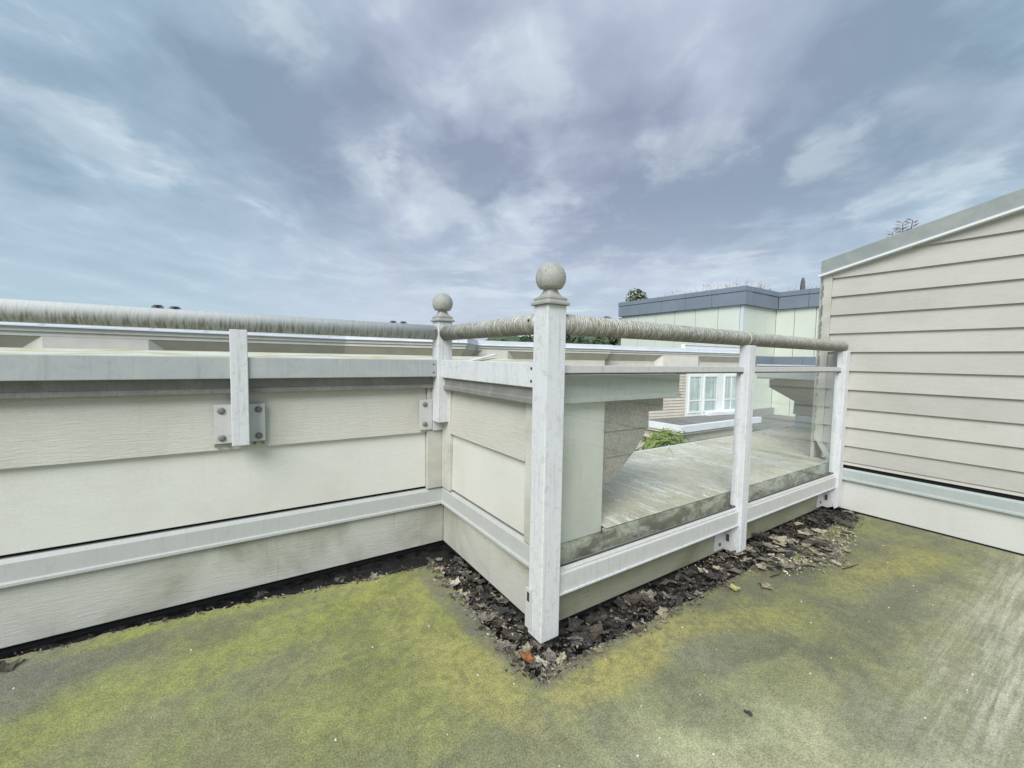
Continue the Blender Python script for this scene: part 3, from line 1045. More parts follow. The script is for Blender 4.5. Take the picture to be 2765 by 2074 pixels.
# gutter under first glass pane
for i in range(62):
    x = random.uniform(1.09, 2.35)
    u = random.random()
    y = 1.145+.16*u
    kd = pick([('dark', 3.5), ('brown', 3), ('grey', 4), ('tan', .9)]) if u < .5 else pick([('dark', 6), ('brown', 3), ('grey', 1)])
    leaf(x, y, random.uniform(-.018, .008), random.uniform(.030, .062), kd,
         ('pale' if kd == 'tan' else 'grey' if kd == 'grey' else 'dark wet')+' dead leaf in the gutter under the larger glass pane', 'dead leaves in the gutter under the larger glass pane', flat=.8)
# heap in the corner by the siding wall


def inpile(x, y):
    lo = 1.13
    for (xa, ya_), (xb, yb_) in zip([(2.05, 1.19), (2.33, 1.11), (2.54, .97), (2.85, .86), (3.12, .93), (3.69, 1.06)], [(2.33, 1.11), (2.54, .97), (2.85, .86), (3.12, .93), (3.69, 1.06), (3.95, 1.10)]):
        if xa <= x < xb:
            lo = ya_ + (yb_-ya_)*(x-xa)/(xb-xa)
    return y > lo


cnt = 0
while cnt < 125:
    x, y = random.uniform(2.08, 3.9), random.uniform(.84, 1.31)
    if not inpile(x, y):
        continue
    f_ = (y-.85)/.46
    near = random.random() > f_*.85
    kind = pick([('grey', 4), ('tan', 3), ('pale', 2.8), ('brown', 1.2)]) if near and x < 3.5 else pick([('dark', 5), ('brown', 4), ('grey', 1)])
    leaf(x, y, .006+random.uniform(0, .022), random.uniform(.030, .075) if near else random.uniform(.025, .05), kind,
         ('pale dry' if kind in ('tan', 'pale') else 'grey brown' if kind in ('grey',) else 'dark rotting')+' dead leaf in the heap below the smaller glass pane',
         'dead leaves heaped below the smaller glass pane', flat=.45)
    cnt += 1
# along the long wall
for i in range(26):
    x = random.uniform(.05, .95)
    yy = 2.18 - .07*(x-.23)/.41 if x < .64 else 2.118
    leaf(x, yy+random.uniform(-.012, .05), random.uniform(-.016, .006), random.uniform(.018, .036), pick([('dark', 4), ('brown', 4), ('grey', 2), ('tan', .8)]),
         'small dead leaf caught along the deck edge below the long wall', 'dead leaves along the edge below the long wall')
leaf(.893, 1.215, .010, .042, 'orange', 'rust orange dead leaf beside the foot of the front ball-topped post', None, (.2, .1, .8), 2)
leaf(.935, 1.175, .010, .050, 'pale', 'cream crumpled leaf in front of the foot of the front ball-topped post', None, (.1, -.2, 2.0), 3)
leaf(1.005, 1.150, .008, .036, 'tan', 'tan crumpled leaf just right of the cream one at the foot of the front post', None, (-.1, .2, 3.5), 5)
leaf(2.248, .987, .010, .056, 'tan', 'single tan leaf lying apart on the deck in front of the leaf heap', None, (.1, .15, .5), 4)
leaf(2.073, 1.059, .004, .040, 'yellow', 'flat yellowish leaf on the deck left of the leaf heap', None, (0, 0, 1.0), 6)
leaf(1.395, 1.215, .030, .062, 'dark', 'large black curled leaf standing up in the gutter right of the front post', None, (.9, .3, 1.5), 7)
leaf(1.597, 1.126, .008, .050, 'tan', 'tan leaf on the deck edge under the middle of the larger glass pane', None, (.2, 0, .2), 8)
leaf(1.10, 1.195, .020, .060, 'dark', 'black crumpled leaf against the right side of the front post foot', None, (.5, .4, 2.2), 1)
leaf(-.735, 2.185, .006, .050, 'brown', 'brown leaf at the left end of the deck below the long wall', None, (.1, .3, .6), 0)

for i in range(34):
    if random.random() < .55:
        x, y, wh = random.uniform(1.05, 2.1), 1.135-abs(random.gauss(0, .020)), 'deck edge in front of the larger glass pane'
    else:
        x, y, wh = .870-abs(random.gauss(0, .016)), random.uniform(1.2, 2.05), 'deck edge beside the short wall'
    leaf(x, y, .005, random.uniform(.018, .040), pick([('grey', 4), ('brown', 3), ('dark', 2), ('tan', 1)]), 'small flat dead leaf spilled onto the '+wh, 'dead leaves spilled onto the '+wh, flat=.35)

# shredded litter between the leaves
mb = MB()
kinds = ['dark', 'brown', 'grey', 'tan', 'pale']


def flake(x, y, z, s_, mi):
    a = random.uniform(0, 6.3)
    pts = []
    for q in range(4):
        aa = a+q*1.57+random.uniform(-.5, .5)
        rr_ = s_*random.uniform(.4, 1) * (1.6 if q % 2 == 0 else .6)
        pts.append((x+rr_*math.cos(aa), y+rr_*math.sin(aa), z+random.uniform(-.004, .006)))
    mb.add(pts, [(0, 1, 2, 3)], mi)


for i in range(900):
    y = random.uniform(1.14, 2.12)
    flake(random.gauss(.93, .05), y, random.uniform(-.026, .004), random.uniform(.004, .013), random.choices(range(5), [6, 4, 3, .3, 0])[0])
for i in range(1000):
    x = random.uniform(1.06, 2.4)
    flake(x, random.gauss(1.205, .05), random.uniform(-.026, .004), random.uniform(.004, .014), random.choices(range(5), [7, 3, 2, .1, 0])[0])
c_ = 0
while c_ < 3200:
    x, y = random.uniform(2.05, 3.95), random.uniform(.80, 1.33)
    if not inpile(x, y+random.uniform(-.02, .05)):
        continue
    dk_ = (y > 1.12 and random.random() < .8) or x > 3.55
    flake(x, y, random.uniform(.002, .016) if y < 1.13 else random.uniform(-.02, .012), random.uniform(.003, .012), random.choices(range(5), [6, 4, 1, .2, .1] if dk_ else [1, 2, 5, 4, 3])[0])
    c_ += 1
for i in range(520):
    x = .9-1.8*random.random()**1.6
    yy = 2.262 if x < -.4 else 2.262-.13*(x+.4)
    flake(x, yy+random.gauss(.0, .016)-.004, random.uniform(-.006, .005), random.uniform(.003, .010), random.choices(range(5), [4, 4, 2, .8, .2])[0])
for i in range(520):                                                  # crumbs spilled over the deck edges
    if random.random() < .5:
        x, y = random.uniform(.86, 2.2), 1.135-abs(random.gauss(0, .022))
    else:
        x, y = .872-abs(random.gauss(0, .020)), random.uniform(1.13, 2.1)
    flake(x, y, random.uniform(.001, .004), random.uniform(.003, .011), random.choices(range(5), [4, 4, 4, 1, .2])[0])
for i in range(260):
    a, rr_ = random.uniform(0, 6.3), abs(random.gauss(0, .05))
    flake(.93+rr_*math.cos(a), 1.14+rr_*math.sin(a)*.8, random.uniform(.001, .004), random.uniform(.002, .008), random.choices(range(5), [3, 3, 3, 2, 2])[0])
o = mb.build('leaf_litter', [LM[k] for k in kinds])
tag(o, 'shredded dead leaf litter lying in the gutters and the corner', 'leaf litter', kind='stuff')

# twigs and droppings
for (p0, p1, lb) in (((2.80, .845, .006), (2.94, .815, .010), 'dark twig at the near edge of the leaf heap'),
                     ((2.36, 1.02, .006), (2.45, 1.005, .008), 'short dark twig beside the single tan leaf'),
                     ((2.16, 1.17, .010), (2.25, 1.20, .022), 'thin twig at the foot of the middle railing post')):
    midp = tuple((a+b)/2+random.uniform(-.008, .008) for a, b in zip(p0, p1))
    o = MB().tube([p0, midp, p1], [.0035, .003, .0015], 5).build('twig', LM['dark'])
    tag(o, lb, 'twig')
mb = MB()
for q in range(9):
    a = random.uniform(0, 6.3)
    rr_ = random.uniform(0, .010)
    mb.lathe((1.374+rr_*math.cos(a), .637+rr_*math.sin(a), 0), [(.004, 0), (.006, .003), (.004, .007), (.001, .009)], 6)
o = mb.build('seed_pellet', LM['dark'])
tag(o, 'small dark crumbled pellet lying alone on the open deck', 'pellet')
# pale grit on the deck
mb = MB()
for i in range(150):
    x, y = random.uniform(-1, 3.6), random.uniform(.2, 2.1)
    if x > .84 and y > 1.1:
        continue
    s_ = random.uniform(.0015, .004)
    mb.lathe((x, y, 0), [(s_, 0), (s_*.8, s_*.6), (s_*.2, s_)], 5)
o = mb.build('grit', mat_plain('pale_grit', (.62, .62, .55), .8))
tag(o, 'pale grit specks scattered on the deck', 'grit', kind='stuff')

# =================================================================== GROUND AND HILL
GZ = -9.0
mt, g = newmat('ground_cover')
n = g.noise(g.pos(), .08, 6, .6)
g.out(g.mix(g.rng(n, .4, .6), (.05, .07, .03), (.10, .095, .08)), .9)
o = MB().add([(-4000, -4000, GZ), (4000, -4000, GZ), (4000, 4000, GZ), (-4000, 4000, GZ)], [(0, 1, 2, 3)]).build('ground', mt)
tag(o, kind='structure')


def pol(az, rg, z=0):
    return (rg*math.sin(R(az)), rg*math.cos(R(az)), z)


mt, g = newmat('wooded_hill')
n = g.noise(g.pos(), .045, 8, .65)
g.out(g.mix(g.rng(n, .38, .62), (.060, .095, .055), (.12, .165, .09)), .9, g.bump(n, 1.0, 6))
mb = MB()
rows = []
rh = random.Random(3)
NA = 90
for j, (rg, hh) in enumerate(((260, GZ), (330, 12), (390, 22.5), (430, 25), (520, 18), (640, GZ))):
    row = []
    for i in range(NA+1):
        az = 8+i*(62/NA)
        env = max(0, min(1, (az-22)/11))*min(1, (70-az)/6)
        env = env*env*(3-2*env)
        z = GZ+(hh-GZ)*env + (rh.uniform(-1.6, 1.6)+2*math.sin(i*.37+j))*(0 if hh == GZ else 1)
        row.append(pol(az, rg+rh.uniform(-8, 8), z))
    rows.append(row)
v = [p for r_ in rows for p in r_]
f = [(j*(NA+1)+i, j*(NA+1)+i+1, (j+1)*(NA+1)+i+1, (j+1)*(NA+1)+i) for j in range(len(rows)-1) for i in range(NA)]
o = mb.add(v, f).build('hill', mt)
tag(o, kind='structure')

# =================================================================== APARTMENT BLOCK ACROSS THE COURT
M['w_wall'] = mat_plain('cream_stucco', (.70, .66, .575), .8, .05, 3)
M['w_bay'] = mat_plain('pale_cream_panel', (.74, .71, .64), .8, .05, 3)
M['w_soffit'] = mat_plain('tan_soffit', (.64, .585, .475), .8, .06, 2)
M['w_cap'] = mat_plain('white_coping', (.80, .83, .88), .45, .05, 2)
M['w_roof'] = mat_plain('grey_flat_roof', (.20, .20, .20), .8, .2, 2)
M['w_white'] = mat_plain('white_window_wall', (.84, .86, .85), .6, .04, 2)
M['w_lap'] = mat_plain('pinkish_clapboard', (.62, .55, .48), .7, .06, 3)
mt, g = newmat('pale_blind')
fo = g.noise(g.mapv(g.pos(), (9, 9, .35)), 1, 3, .5)
c = g.mix(g.rng(fo, .35, .65), (.44, .54, .53), (.68, .76, .73))
c = g.mix(g.rng(g.noise(g.pos(), 1.1, 2), .45, .62, 0, .45), c, (.30, .38, .40))  # uneven reflection and curtain-fold shading painted into the pane colour
g.out(c, .12, None, .7)
M['blind'] = mt

wb = thing('apartment_building', pol(20, 16, GZ), 'cream apartment block across the court with a white coping and tan stepped cornice', 'building')
path = [pol(-38, 13.9), pol(-18, 12.95), pol(11.3, 13.35), pol(26.2, 13.9), pol(27.7, 15.95), pol(33.1, 16.65)]
s63 = 15*math.tan(R(63.2-7))
nv, tv = Vector((math.sin(R(7)), math.cos(R(7)))), Vector((math.cos(R(7)), -math.sin(R(7))))


def wf(s_, off=0.0, z=0.0):
    q = nv*(15-off) + tv*s_
    return (q.x, q.y, z)


s45 = 15*math.tan(R(45.3-7))
path.append(wf(s45, .40))
path.append(wf(s45+.22, 0))
path.append(wf(s63))
path = [Vector((p[0], p[1])) for p in path]


def offs(path, o_):
    out = []
    n = len(path)
    for i in range(n):
        ns = []
        if i > 0:
            t = (path[i]-path[i-1]).normalized()
            ns.append(Vector((t.y, -t.x)))
        if i < n-1:
            t = (path[i+1]-path[i]).normalized()
            ns.append(Vector((t.y, -t.x)))
        a = sum(ns, Vector((0, 0))).normalized()
        k_ = a.dot(ns[0])
        out.append(path[i] + a*(o_/max(k_, .4)))
    return out


def sweep(prof, i0=0, i1=None):
    mb = MB()
    lay = [offs(path, o_) for o_, z in prof]
    i1 = i1 or len(path)-1
    rings = []
    for i in range(i0, i1+1):
        rings.append([(lay[k][i].x, lay[k][i].y, prof[k][1]) for k in range(len(prof))])
    return mb.rings(rings)


sweep([(-4, GZ), (0, GZ), (0, 1.15), (-4, 1.15)]).build('wall', M['w_wall'], wb)
sweep([(-.1, 1.151), (.0, 1.151), (.20, 1.455), (-.1, 1.455)]).build('soffit', M['w_soffit'], wb)
sweep([(-.1, 1.456), (.21, 1.456), (.21, 1.545), (-.1, 1.545)]).build('cornice_lip', M['w_bay'], wb)
sweep([(-.1, 1.546), (.245, 1.546), (.25, 1.640), (-.1, 1.640)]).build('cornice_lip', M['w_bay'], wb)
sweep([(-3.9, 1.641), (.30, 1.641), (.30, 1.672), (.285, 1.675), (.285, 1.837), (-3.9, 1.837)]).build('coping', M['w_cap'], wb)


def on_path(az):
    dr = Vector((math.sin(R(az)), math.cos(R(az))))
    for a, b in zip(path, path[1:]):
        t = b-a
        den = dr.x*t.y - dr.y*t.x
        if abs(den) < 1e-9:
            continue
        rg = (a.x*t.y-a.y*t.x)/den
        u = (dr*rg-a).dot(t)/t.length_squared
        if rg > 0 and -1e-6 <= u <= 1+1e-6:
            n_ = Vector((t.y, -t.x)).normalized()
            return dr*rg, t.normalized(), n_
    return None


for az in (-15.0, -7.6, -3.2, 9.2, 25.6, 33.1, 40, 47.6, 57.5):
    q, t_, n_ = on_path(az)
    c = q + n_*.2885
    mb = MB()
    mb.rings([[(c+t_*a-n_*b).to_tuple()+(z,) for a, b in ((-.035, .006), (.035, .006), (.035, -.004), (-.035, -.004))] for z in (1.68, 1.838)])
    mb.build('coping_joint', M['w_cap'], wb)

for a0, a1, zb in ((-16.6, -6.2, .75), (26.6, 33.6, .75), (52.4, 57.8, .85)):
    qa, ta, na = on_path(a0 if a0 != 26.6 else 27.9)
    qb, tb, nb = on_path(a1)
    t_ = (qb-qa).normalized()
    n_ = Vector((t_.y, -t_.x))
    pl_ = [qa-t_*.05-n_*.02, qa+n_*.205+t_*.36, qb+n_*.205-t_*.36, qb+t_*.05-n_*.02]
    MB().rings([[(p.x, p.y, z) for p in pl_] for z in (zb, 1.4555)]).build('bay', M['w_bay'], wb)

q0, q1 = wf(15*math.tan(R(46.5))), wf(s63)
mb = MB()
mb.rings([[wf(s_, .05, 1.838), wf(s_, .27, 1.838), wf(s_, .27, 1.985), wf(s_, .30, 1.987), wf(s_, .30, 2.03), wf(s_, .05, 2.03)] for s_ in (15*math.tan(R(48.5)), s63)])
mb.build('coping', M['w_cap'], wb)
# clapboards and window wall on the right of the block
sA, sB = 15*math.tan(R(45.0)), 15*math.tan(R(56.3-7))


def wquad(s0, s1, z0, z1, off0, off1):
    mb = MB()
    mb.rings([[wf(s_, off0, z0), wf(s_, off1, z0), wf(s_, off1, z1), wf(s_, off0, z1)] for s_ in (s0, s1)])
    return mb


zz0 = -1.7
while zz0 < .9:
    mb = MB()
    mb.rings([[wf(s_, 0, zz0), wf(s_, .055, zz0), wf(s_, .010, zz0+.15), wf(s_, 0, zz0+.15)] for s_ in (13.5, sB-.02)])
    mb.build('clapboard', M['w_lap'], wb)
    zz0 += .15
wquad(sB, s63, -2.2, .80, 0, .035).build('window_wall', M['w_white'], wb)
wquad(sB-.01, sB+.10, -2.2, .86, .0355, .06).build('corner_board', M['w_white'], wb)


def window(s0, s1, mull):
    fr = MB()
    z0, z1 = -1.42, .38
    for (a, b, c, d_) in ((s0-.07, s1+.07, z1, z1+.09), (s0-.07, s1+.07, z0-.09, z0), (s0-.07, s0, z0, z1), (s1, s1+.07, z0, z1)):
        q = wquad(a, b, c, d_, .036, .075)
        fr.add(q.v, q.f)
    f_ = fr.build('window', M['w_white'], wb)
    wquad(s0, s1, z0, z1, .036, .042).build('pane', M['blind'], f_)
    zt = z0+(z1-z0)*.31
    wquad(s0, s1, zt-.035, zt+.035, .043, .065).build('transom', M['w_white'], f_)
    for q in mull:
        wquad(q-.025, q+.025, z0, z1, .0432, .064).build('mullion', M['w_white'], f_)


window(17.70, 18.50, [])
window(18.82, 19.74, [])
window(20.42, 22.0, [20.95, 21.5])

# flat roof in front of the window wall
fe = thing('flat_roof_extension', (18.5, 11.8, -1.65), 'low flat-roofed extension with a bright white edge below the windows of the cream block', 'building')
mb = MB()
mb.box(16.16, 22.5, 10.91, 13.0, -1.80, -1.665).build('roof_deck', M['w_roof'], fe)
mb = MB()
ring_o = [(15.95, 10.70), (22.60, 10.62), (22.6, 10.82), (16.15, 10.90), (16.15, 13.15), (15.95, 13.15)]
MB().prism(ring_o, 'z', -1.93, -1.64).build('coping', M['w_cap'], fe, .01)
ring_i = [(16.03, 10.80), (22.5, 10.73), (22.5, 12.0), (16.03, 13.1)]
MB().prism(ring_i, 'z', -2.05, -1.931).build('fascia', M['w_bay'], fe)
MB().prism([(16.2, 11.0), (22.4, 10.93), (22.4, 12.0), (16.2, 13.1)], 'z', -2.45, -2.051).build('soffit', M['w_soffit'], fe)
MB().prism([(16.5, 11.3), (22.2, 11.23), (22.2, 12.0), (16.5, 13.0)], 'z', GZ, -2.451).build('wall', M['w_wall'], fe)
wquad(18.9, 22.0, -1.66, -1.50, .06, .30).build('sill_ledge', M['w_cap'], fe)

# roof cowls on the block
for i, (az, rg, zt, lb) in enumerate(((-7.0, 15.5, 2.49, 'dark stacked-plate roof cowl, leftmost of the four above the handrail'), (-5.6, 15.6, 2.49, 'dark stacked-plate roof cowl, second from the left above the handrail'),
                                      (17.4, 16.8, 2.53, 'dark stacked-plate roof cowl, left one of the pair nearest the inner ball post'), (18.7, 16.9, 2.53, 'dark stacked-plate roof cowl, right one of the pair nearest the inner ball post'))):
    p = pol(az, rg, 1.838)
    t = thing('roof_cowl', p, lb, 'roof vent', 'roof cowls on the cream block')
    MB().tube([p, (p[0], p[1], zt-.12)], .045, 10).build('pipe', M['bolt'], t)
    for q, (rr_, zz) in enumerate(((.10, -.12), (.145, -.075), (.145, -.035), (.11, .0))):
        MB().lathe((p[0], p[1], zt+zz), [(rr_, 0), (rr_*.95, .014), (rr_*.3, .022)], 14).build('plate', M['screw'], t)
    MB().tube([(p[0], p[1], zt-.10), (p[0], p[1], zt)], .03, 6).build('stem', M['screw'], t)

# =================================================================== MODERN BLOCK
M['m_wall'] = mat_plain('pale_green_panel', (.63, .675, .595), .7, .025, .6)
M['m_blue'] = mat_plain('blue_grey_metal', (.200, .235, .285), .5, .06, .5)
M['m_joint'] = mat_plain('panel_joint', (.16, .18, .18), .8, .1)
M['m_pale'] = mat_plain('pale_corner_trim', (.62, .67, .70), .5, .04, .5)
mo = thing('modern_building', (31, 17, GZ), 'modern pale green panelled block with a blue-grey metal parapet behind the cream block', 'building')
XA, XB, YC, YD, YE = 27.0, 31.3, 14.12, 24.25, 8.0
MB().prism([(XA+.06, YC+.06), (XB+.06, YC+.06), (XB+.06, YE), (XB+14, YE), (XB+14, YD-.1), (XA+.06, YD-.1)], 'z', GZ, 5.9).build('wall', M['m_joint'], mo)
# wall panels
ys = [YD, 22.47, 20.80, 19.13, 17.46, 15.81, YC+.22]
for a, b in zip(ys, ys[1:]):
    MB().box(XA, XA+.05, b+.018, a-.018, -5, 4.85).build('wall_panel', M['m_wall'], mo)
MB().box(XA-.01, XA+.20, YC-.01, YC+.20, -5, 4.85).build('corner_trim', M['m_pale'], mo)
for a, b in ((27.22, 28.40), (28.40, 29.9), (29.9, XB)):
    MB().box(a+.018, b-.018, YC, YC+.05, -5, 4.85).build('wall_panel', M['m_wall'], mo)
for a, b in ((14.12, 12.96), (12.96, 11.7), (11.7, 10.2), (10.2, 8.6)):
    MB().box(XB, XB+.05, b+.018, a-.018, -5, 4.85).build('wall_panel', M['m_wall'], mo)
# parapet
ys = [24.45, 22.2, 20.2, 18.18, 16.19, YC-.2]
for a, b in zip(ys, ys[1:]):
    MB().box(XA-.20, XA+.4, b+.012, a-.012, 4.86, 5.69).build('parapet_panel', M['m_blue'], mo, .01)
    MB().box(XA-.24, XA+.5, b+.008, a-.008, 5.71, 6.03).build('coping', M['m_blue'], mo, .01)
for a, b in ((XA+.41, 28.9), (28.9, 31.1)):
    MB().box(a+.012, b-.012, YC-.20, YC+.4, 4.86, 5.69).build('parapet_panel', M['m_blue'], mo, .01)
    MB().box(a+.10, b-.008, YC-.24, YC+.5, 5.71, 6.03).build('coping', M['m_blue'], mo, .01)
for a, b in ((YC-.21, 12.1), (12.1, 10.0), (10.0, 8.0)):
    MB().box(XB-.20, XB+.4, b+.012, a-.012, 4.86, 5.69).build('parapet_panel', M['m_blue'], mo, .01)
    MB().box(XB-.24, XB+.5, b+.008, a-.008, 5.71, 6.03).build('coping', M['m_blue'], mo, .01)
MB().prism([(XA-.1, YC-.1), (XB-.1, YC-.1), (XB-.1, YE), (XB+14, YE), (XB+14, YD), (XA-.1, YD)], 'z', 5.60, 5.705).build('roof', M['m_joint'], mo)
# dark band
for a, b in ((27.0, 29.2), (29.2, XB-.07)):
    MB().box(a+.01, b-.01, YC-.06, YC-.005, .55, 1.62).build('band_panel', M['m_blue'], mo)
for a, b in ((YC-.07, 12.3), (12.3, 10.5), (10.5, 8.6)):
    MB().box(XB-.06, XB-.005, b+.01, a-.01, .55, 1.62).build('band_panel', M['m_blue'], mo)
# dark low roof at its foot
lf = thing('dark_flat_roof', (27, 9.5, -2.4), 'dark grey low roof at the foot of the pale green block', 'roof')
MB().box(20.5, XB-.02, 6.5, YC-.02, -3.0, -2.42).build('roof_deck', M['w_roof'], lf)
MB().box(XA+.1, XB-.03, YC-.22, YC-.03, -2.419, -1.95).build('upstand', mat_plain('grey_upstand', (.30, .31, .31), .7), lf)
# slim pipe on the roof
q = pol(68.1, 36.0)
o = MB().lathe((q[0], q[1], 5.75), [(.17, 0), (.165, .5), (.15, .9), (.12, 1.25), (.07, 1.44), (.01, 1.50)], 12).build('roof_pipe', mat_plain('dark_pipe', (.11, .11, .12), .7), None, smooth=True)
tag(o, 'slim dark round-topped pipe standing on the roof of the pale green block', 'roof vent')
# dry weeds on that roof
mb = MB()
rw_ = random.Random(11)
for i in range(150):
    if rw_.random() < .55:
        y = rw_.uniform(14.3, 21.5)
        x = 27.6 + rw_.uniform(0, .8)
    else:
        x = rw_.uniform(28, 36)
        y = 14.6 if x < 31.6 else rw_.uniform(9.5, 13.8)
        x = x if x < 31.6 else 31.9+rw_.uniform(0, .8)
    h = rw_.uniform(.15, .75)**1.3
    z0 = 5.7
    lean = (rw_.uniform(-.1, .1), rw_.uniform(-.1, .1))
    h += .36
    wd = .010
    mb.add([(x, y-wd, z0), (x, y+wd, z0), (x+lean[0], y+lean[1], z0+h)], [(0, 1, 2)])
    for q in range(rw_.randrange(2, 7)):
        u = rw_.uniform(.62, 1)
        cx, cy, cz = x+lean[0]*u, y+lean[1]*u, z0+h*u
        a = rw_.uniform(-.07, .07)
        mb.add([(cx, cy, cz), (cx+.02, cy+a, cz+.05), (cx, cy+a*1.2, cz+.11)], [(0, 1, 2)])
o = mb.build('weeds', mat_plain('dry_weed', (.36, .27, .22), .8))
tag(o, 'thin dry weeds growing along the roof of the pale green block', 'weeds', kind='stuff')


# =================================================================== TREES
def leaf_mat(name, cols, trans=.25):
    mt, g = newmat(name)
    info = g.new('ShaderNodeObjectInfo')
    n = g.noise(g.pos(), 1.3, 3, .6)
    n2 = g.noise(g.pos(), 9, 2, .6)
    c = g.mix(g.rng(n, .35, .65), cols[0], cols[1])
    c = g.mix(g.rng(n2, .45, .7, 0, .8), c, cols[2])
    b = g.new('ShaderNodeBsdfPrincipled')
    g.put(b.inputs['Base Color'], c)
    b.inputs['Roughness'].default_value = .6
    tl = g.new('ShaderNodeBsdfTranslucent')
    g.put(tl.inputs[0], c)
    ms = g.new('ShaderNodeMixShader')
    ms.inputs[0].default_value = trans
    g.nt.links.new(b.outputs[0], ms.inputs[1])
    g.nt.links.new(tl.outputs[0], ms.inputs[2])
    o = g.new('ShaderNodeOutputMaterial')
    g.nt.links.new(ms.outputs[0], o.inputs[0])
    return mt


M['bark'] = mat_plain('bark', (.09, .07, .055), .9, .3, 8)
M['lf_green'] = leaf_mat('leaf_mid_green', ((.075, .115, .05), (.13, .18, .08), (.19, .23, .11)))
M['lf_dark'] = leaf_mat('leaf_dark_green', ((.045, .075, .035), (.075, .115, .05), (.11, .15, .065)))
M['lf_lime'] = leaf_mat('leaf_lime', ((.19, .28, .035), (.28, .37, .055), (.38, .44, .09)), .35)
M['lf_blossom'] = leaf_mat('leaf_blossom', ((.60, .62, .55), (.70, .70, .64), (.5, .55, .42)), .2)
M['lf_rust'] = leaf_mat('leaf_rust', ((.40, .30, .28), (.46, .36, .33), (.36, .32, .26)), .5)


def tree(name, x, y, ztop, rad, hgt, label, fol, n=2500, ls=.12, blobs=9, blossom=0, seed=1, aspect=1.0, long=1.0):
    rnd = random.Random(seed)
    t = thing(name, (x, y, GZ), label, 'tree')
    zc = ztop-hgt
    mb = MB()
    mb.tube([(x, y, GZ), (x+.1, y, (GZ+zc)/2), (x, y+.1, zc+hgt*.15), (x, y, ztop-hgt*.25)], [rad*.10+.05, rad*.08+.04, rad*.06+.03, .015], 8)
    cs = []
    for k in range(blobs):
        a, e = rnd.uniform(0, 6.3), rnd.uniform(.0, 1)
        rr_ = rad*(1-e*.75)*rnd.uniform(.3, .75)
        c = Vector((x+rr_*math.cos(a)*aspect, y+rr_*math.sin(a), zc+hgt*(.12+.72*e)))
        br_ = rad*rnd.uniform(.28, .46)
        cs.append((c, br_))
        mb.tube([(x, y, zc+hgt*.1*e), tuple((Vector((x, y, c.z-br_))+c)/2), tuple(c)], [rad*.03+.015, rad*.02+.01, .008], 5)
    mb.build('trunk', M['bark'], t)
    cm = MB()
    for k in range(n):
        c, br_ = cs[rnd.randrange(blobs)]
        dv = Vector((rnd.gauss(0, 1), rnd.gauss(0, 1), rnd.gauss(0, 1)))
        dv.normalize()
        p = c + dv*br_*(rnd.random()**.45)*rnd.uniform(.85, 1.15)
        s_ = ls*rnd.uniform(.6, 1.4)
        nrm = (dv+Vector((rnd.uniform(-.8, .8), rnd.uniform(-.8, .8), rnd.uniform(-.2, 1)))).normalized()
        a = nrm.cross(Vector((rnd.uniform(-1, 1), rnd.uniform(-1, 1), rnd.uniform(-1, 1)))).normalized()
        b = nrm.cross(a)
        mi = 1 if rnd.random() < blossom and p.z > c.z - br_*.3 else 0
        if mi:
            s_ *= .8
        cm.add([p-a*s_*long, p+b*s_*.5, p+a*s_*long, p-b*s_*.5], [(0, 1, 2, 3)], mi)
    cm.build('crown', [fol, M['lf_blossom']], t)
    return t


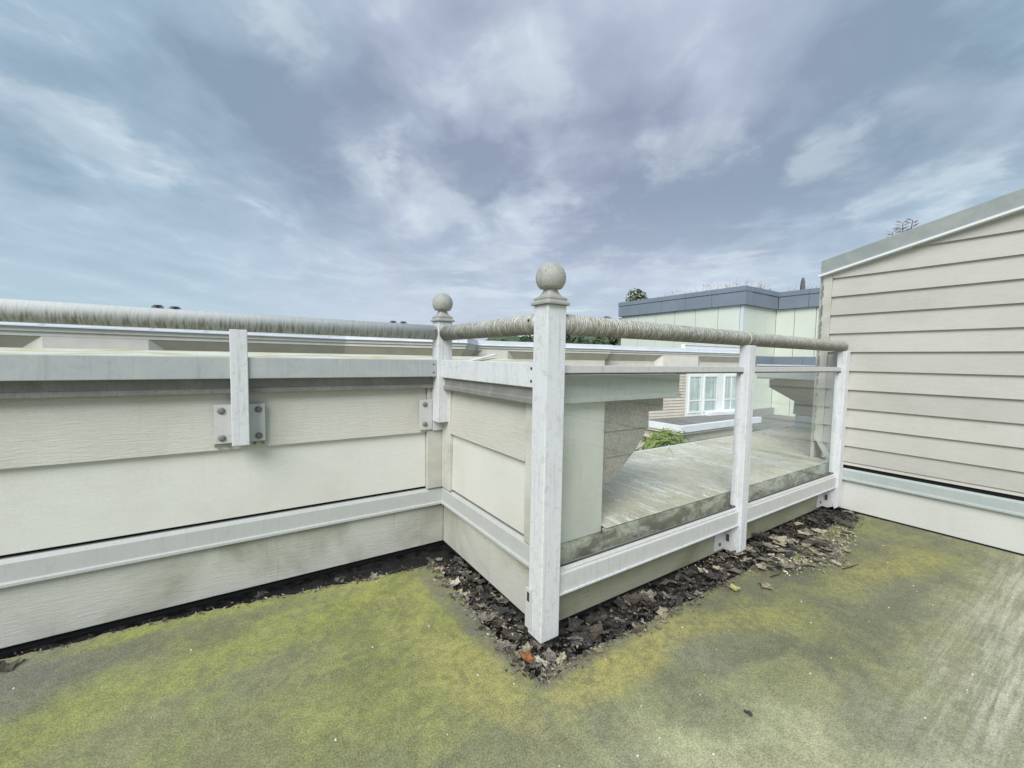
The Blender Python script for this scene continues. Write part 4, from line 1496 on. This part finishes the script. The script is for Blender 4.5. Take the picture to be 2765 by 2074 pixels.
q = pol(50.0, 46)
tree('blossoming_tree', q[0], q[1], 8.75, 2.2, 4.2, 'tree with white blossom rising behind the left end of the blue-grey parapet', M['lf_green'], 4200, .17, 16, .33, 5)
q = pol(46.7, 44)
tree('leafy_tree', q[0], q[1], 6.1, 1.5, 4.5, 'green tree peeping out left of the pale green block above the handrail', M['lf_green'], 3000, .16, 12, .1, 6)
q = pol(41.2, 60)
tree('leafy_tree', q[0], q[1], 7.95, 1.2, 5, 'thin tree whose dark tip shows just right of the front ball post', M['lf_dark'], 900, .20, 7, 0, 7)
for i, (az, rg, zt, rd, sd_, mt_, lb) in enumerate(((42.6, 48, 5.0, 2.4, 21, 'lf_dark', 'dark green tree under the handrail just right of the front ball post'),
                                           (45.4, 47, 4.6, 2.2, 22, 'lf_green', 'mid green tree under the handrail left of the pale green block'),
                                           (39.5, 62, 5.4, 2.6, 23, 'lf_green', 'green tree mostly hidden behind the front ball post'),
                                           (35.5, 85, 6.2, 3.2, 24, 'lf_dark', 'dark tree on the skyline just left of the front ball post'),
                                           (32.6, 95, 6.2, 3.4, 25, 'lf_dark', 'distant dark tree under the short handrail, between the posts'),
                                           (30.3, 120, 7.0, 3.8, 26, 'lf_dark', 'farthest dark tree under the short handrail, nearest the inner post'))):
    q = pol(az, rg)
    tree('leafy_tree', q[0], q[1], zt, rd, 7, lb, M[mt_], 2200, .06+.0035*rg, 12, 0, sd_)
tree('leafy_tree', 9.75, 7.1, -.72, 1.55, 3.2, 'lime green treetop showing just above the far edge of the membrane roof', M['lf_lime'], 14000, .065, 40, 0, 31, 1.35, 1.7)
q = pol(76.3, 10.2)
tt = thing('slender_tree', (q[0], q[1], GZ), 'rust-leaved twig tips showing above the sloping roof edge of the siding wall', 'tree')
mb = MB()
cm = MB()
rnd = random.Random(4)
mb.tube([(q[0], q[1], GZ), (q[0], q[1], 1.5), (q[0], q[1], 2.9)], [.12, .05, .02], 7)
tips = [(76.75, 14.05, 0), (76.05, 13.95, 0), (75.3, 13.2, 0), (74.75, 12.6, 0), (76.5, 13.3, 0), (75.9, 13.3, 0)]
for az, el, _ in tips:
    e = pol(az, 10.2)
    ez = 1.15+10.2*math.tan(R(el))
    s0 = Vector((q[0], q[1], 2.3))
    e_ = Vector((e[0], e[1], ez))
    mb.tube([tuple(s0), tuple((s0+e_)/2+Vector((0, 0, .1))), tuple(e_)], [.018, .012, .005], 5)
    dr = (e_-s0).normalized()
    sd_ = Vector((.25, -.97, 0))
    for k in range(15):
        u = .35+.65*k/14
        c = s0+(e_-s0)*u+Vector((0, 0, .1*(1-abs(2*u-1))))
        for sg in (-1, 1):
            l_ = .11*rnd.uniform(.7, 1.2)
            v1 = (sd_*sg+dr*.45).normalized()
            v2 = Vector((rnd.uniform(-.3, .3), rnd.uniform(-.3, .3), 1)).normalized().cross(v1).normalized()
            cm.add([c, c+v1*l_*.5+v2*.028, c+v1*l_, c+v1*l_*.5-v2*.028], [(0, 1, 2, 3)])
mb.build('trunk', M['bark'], tt)
cm.build('crown', M['lf_rust'], tt)
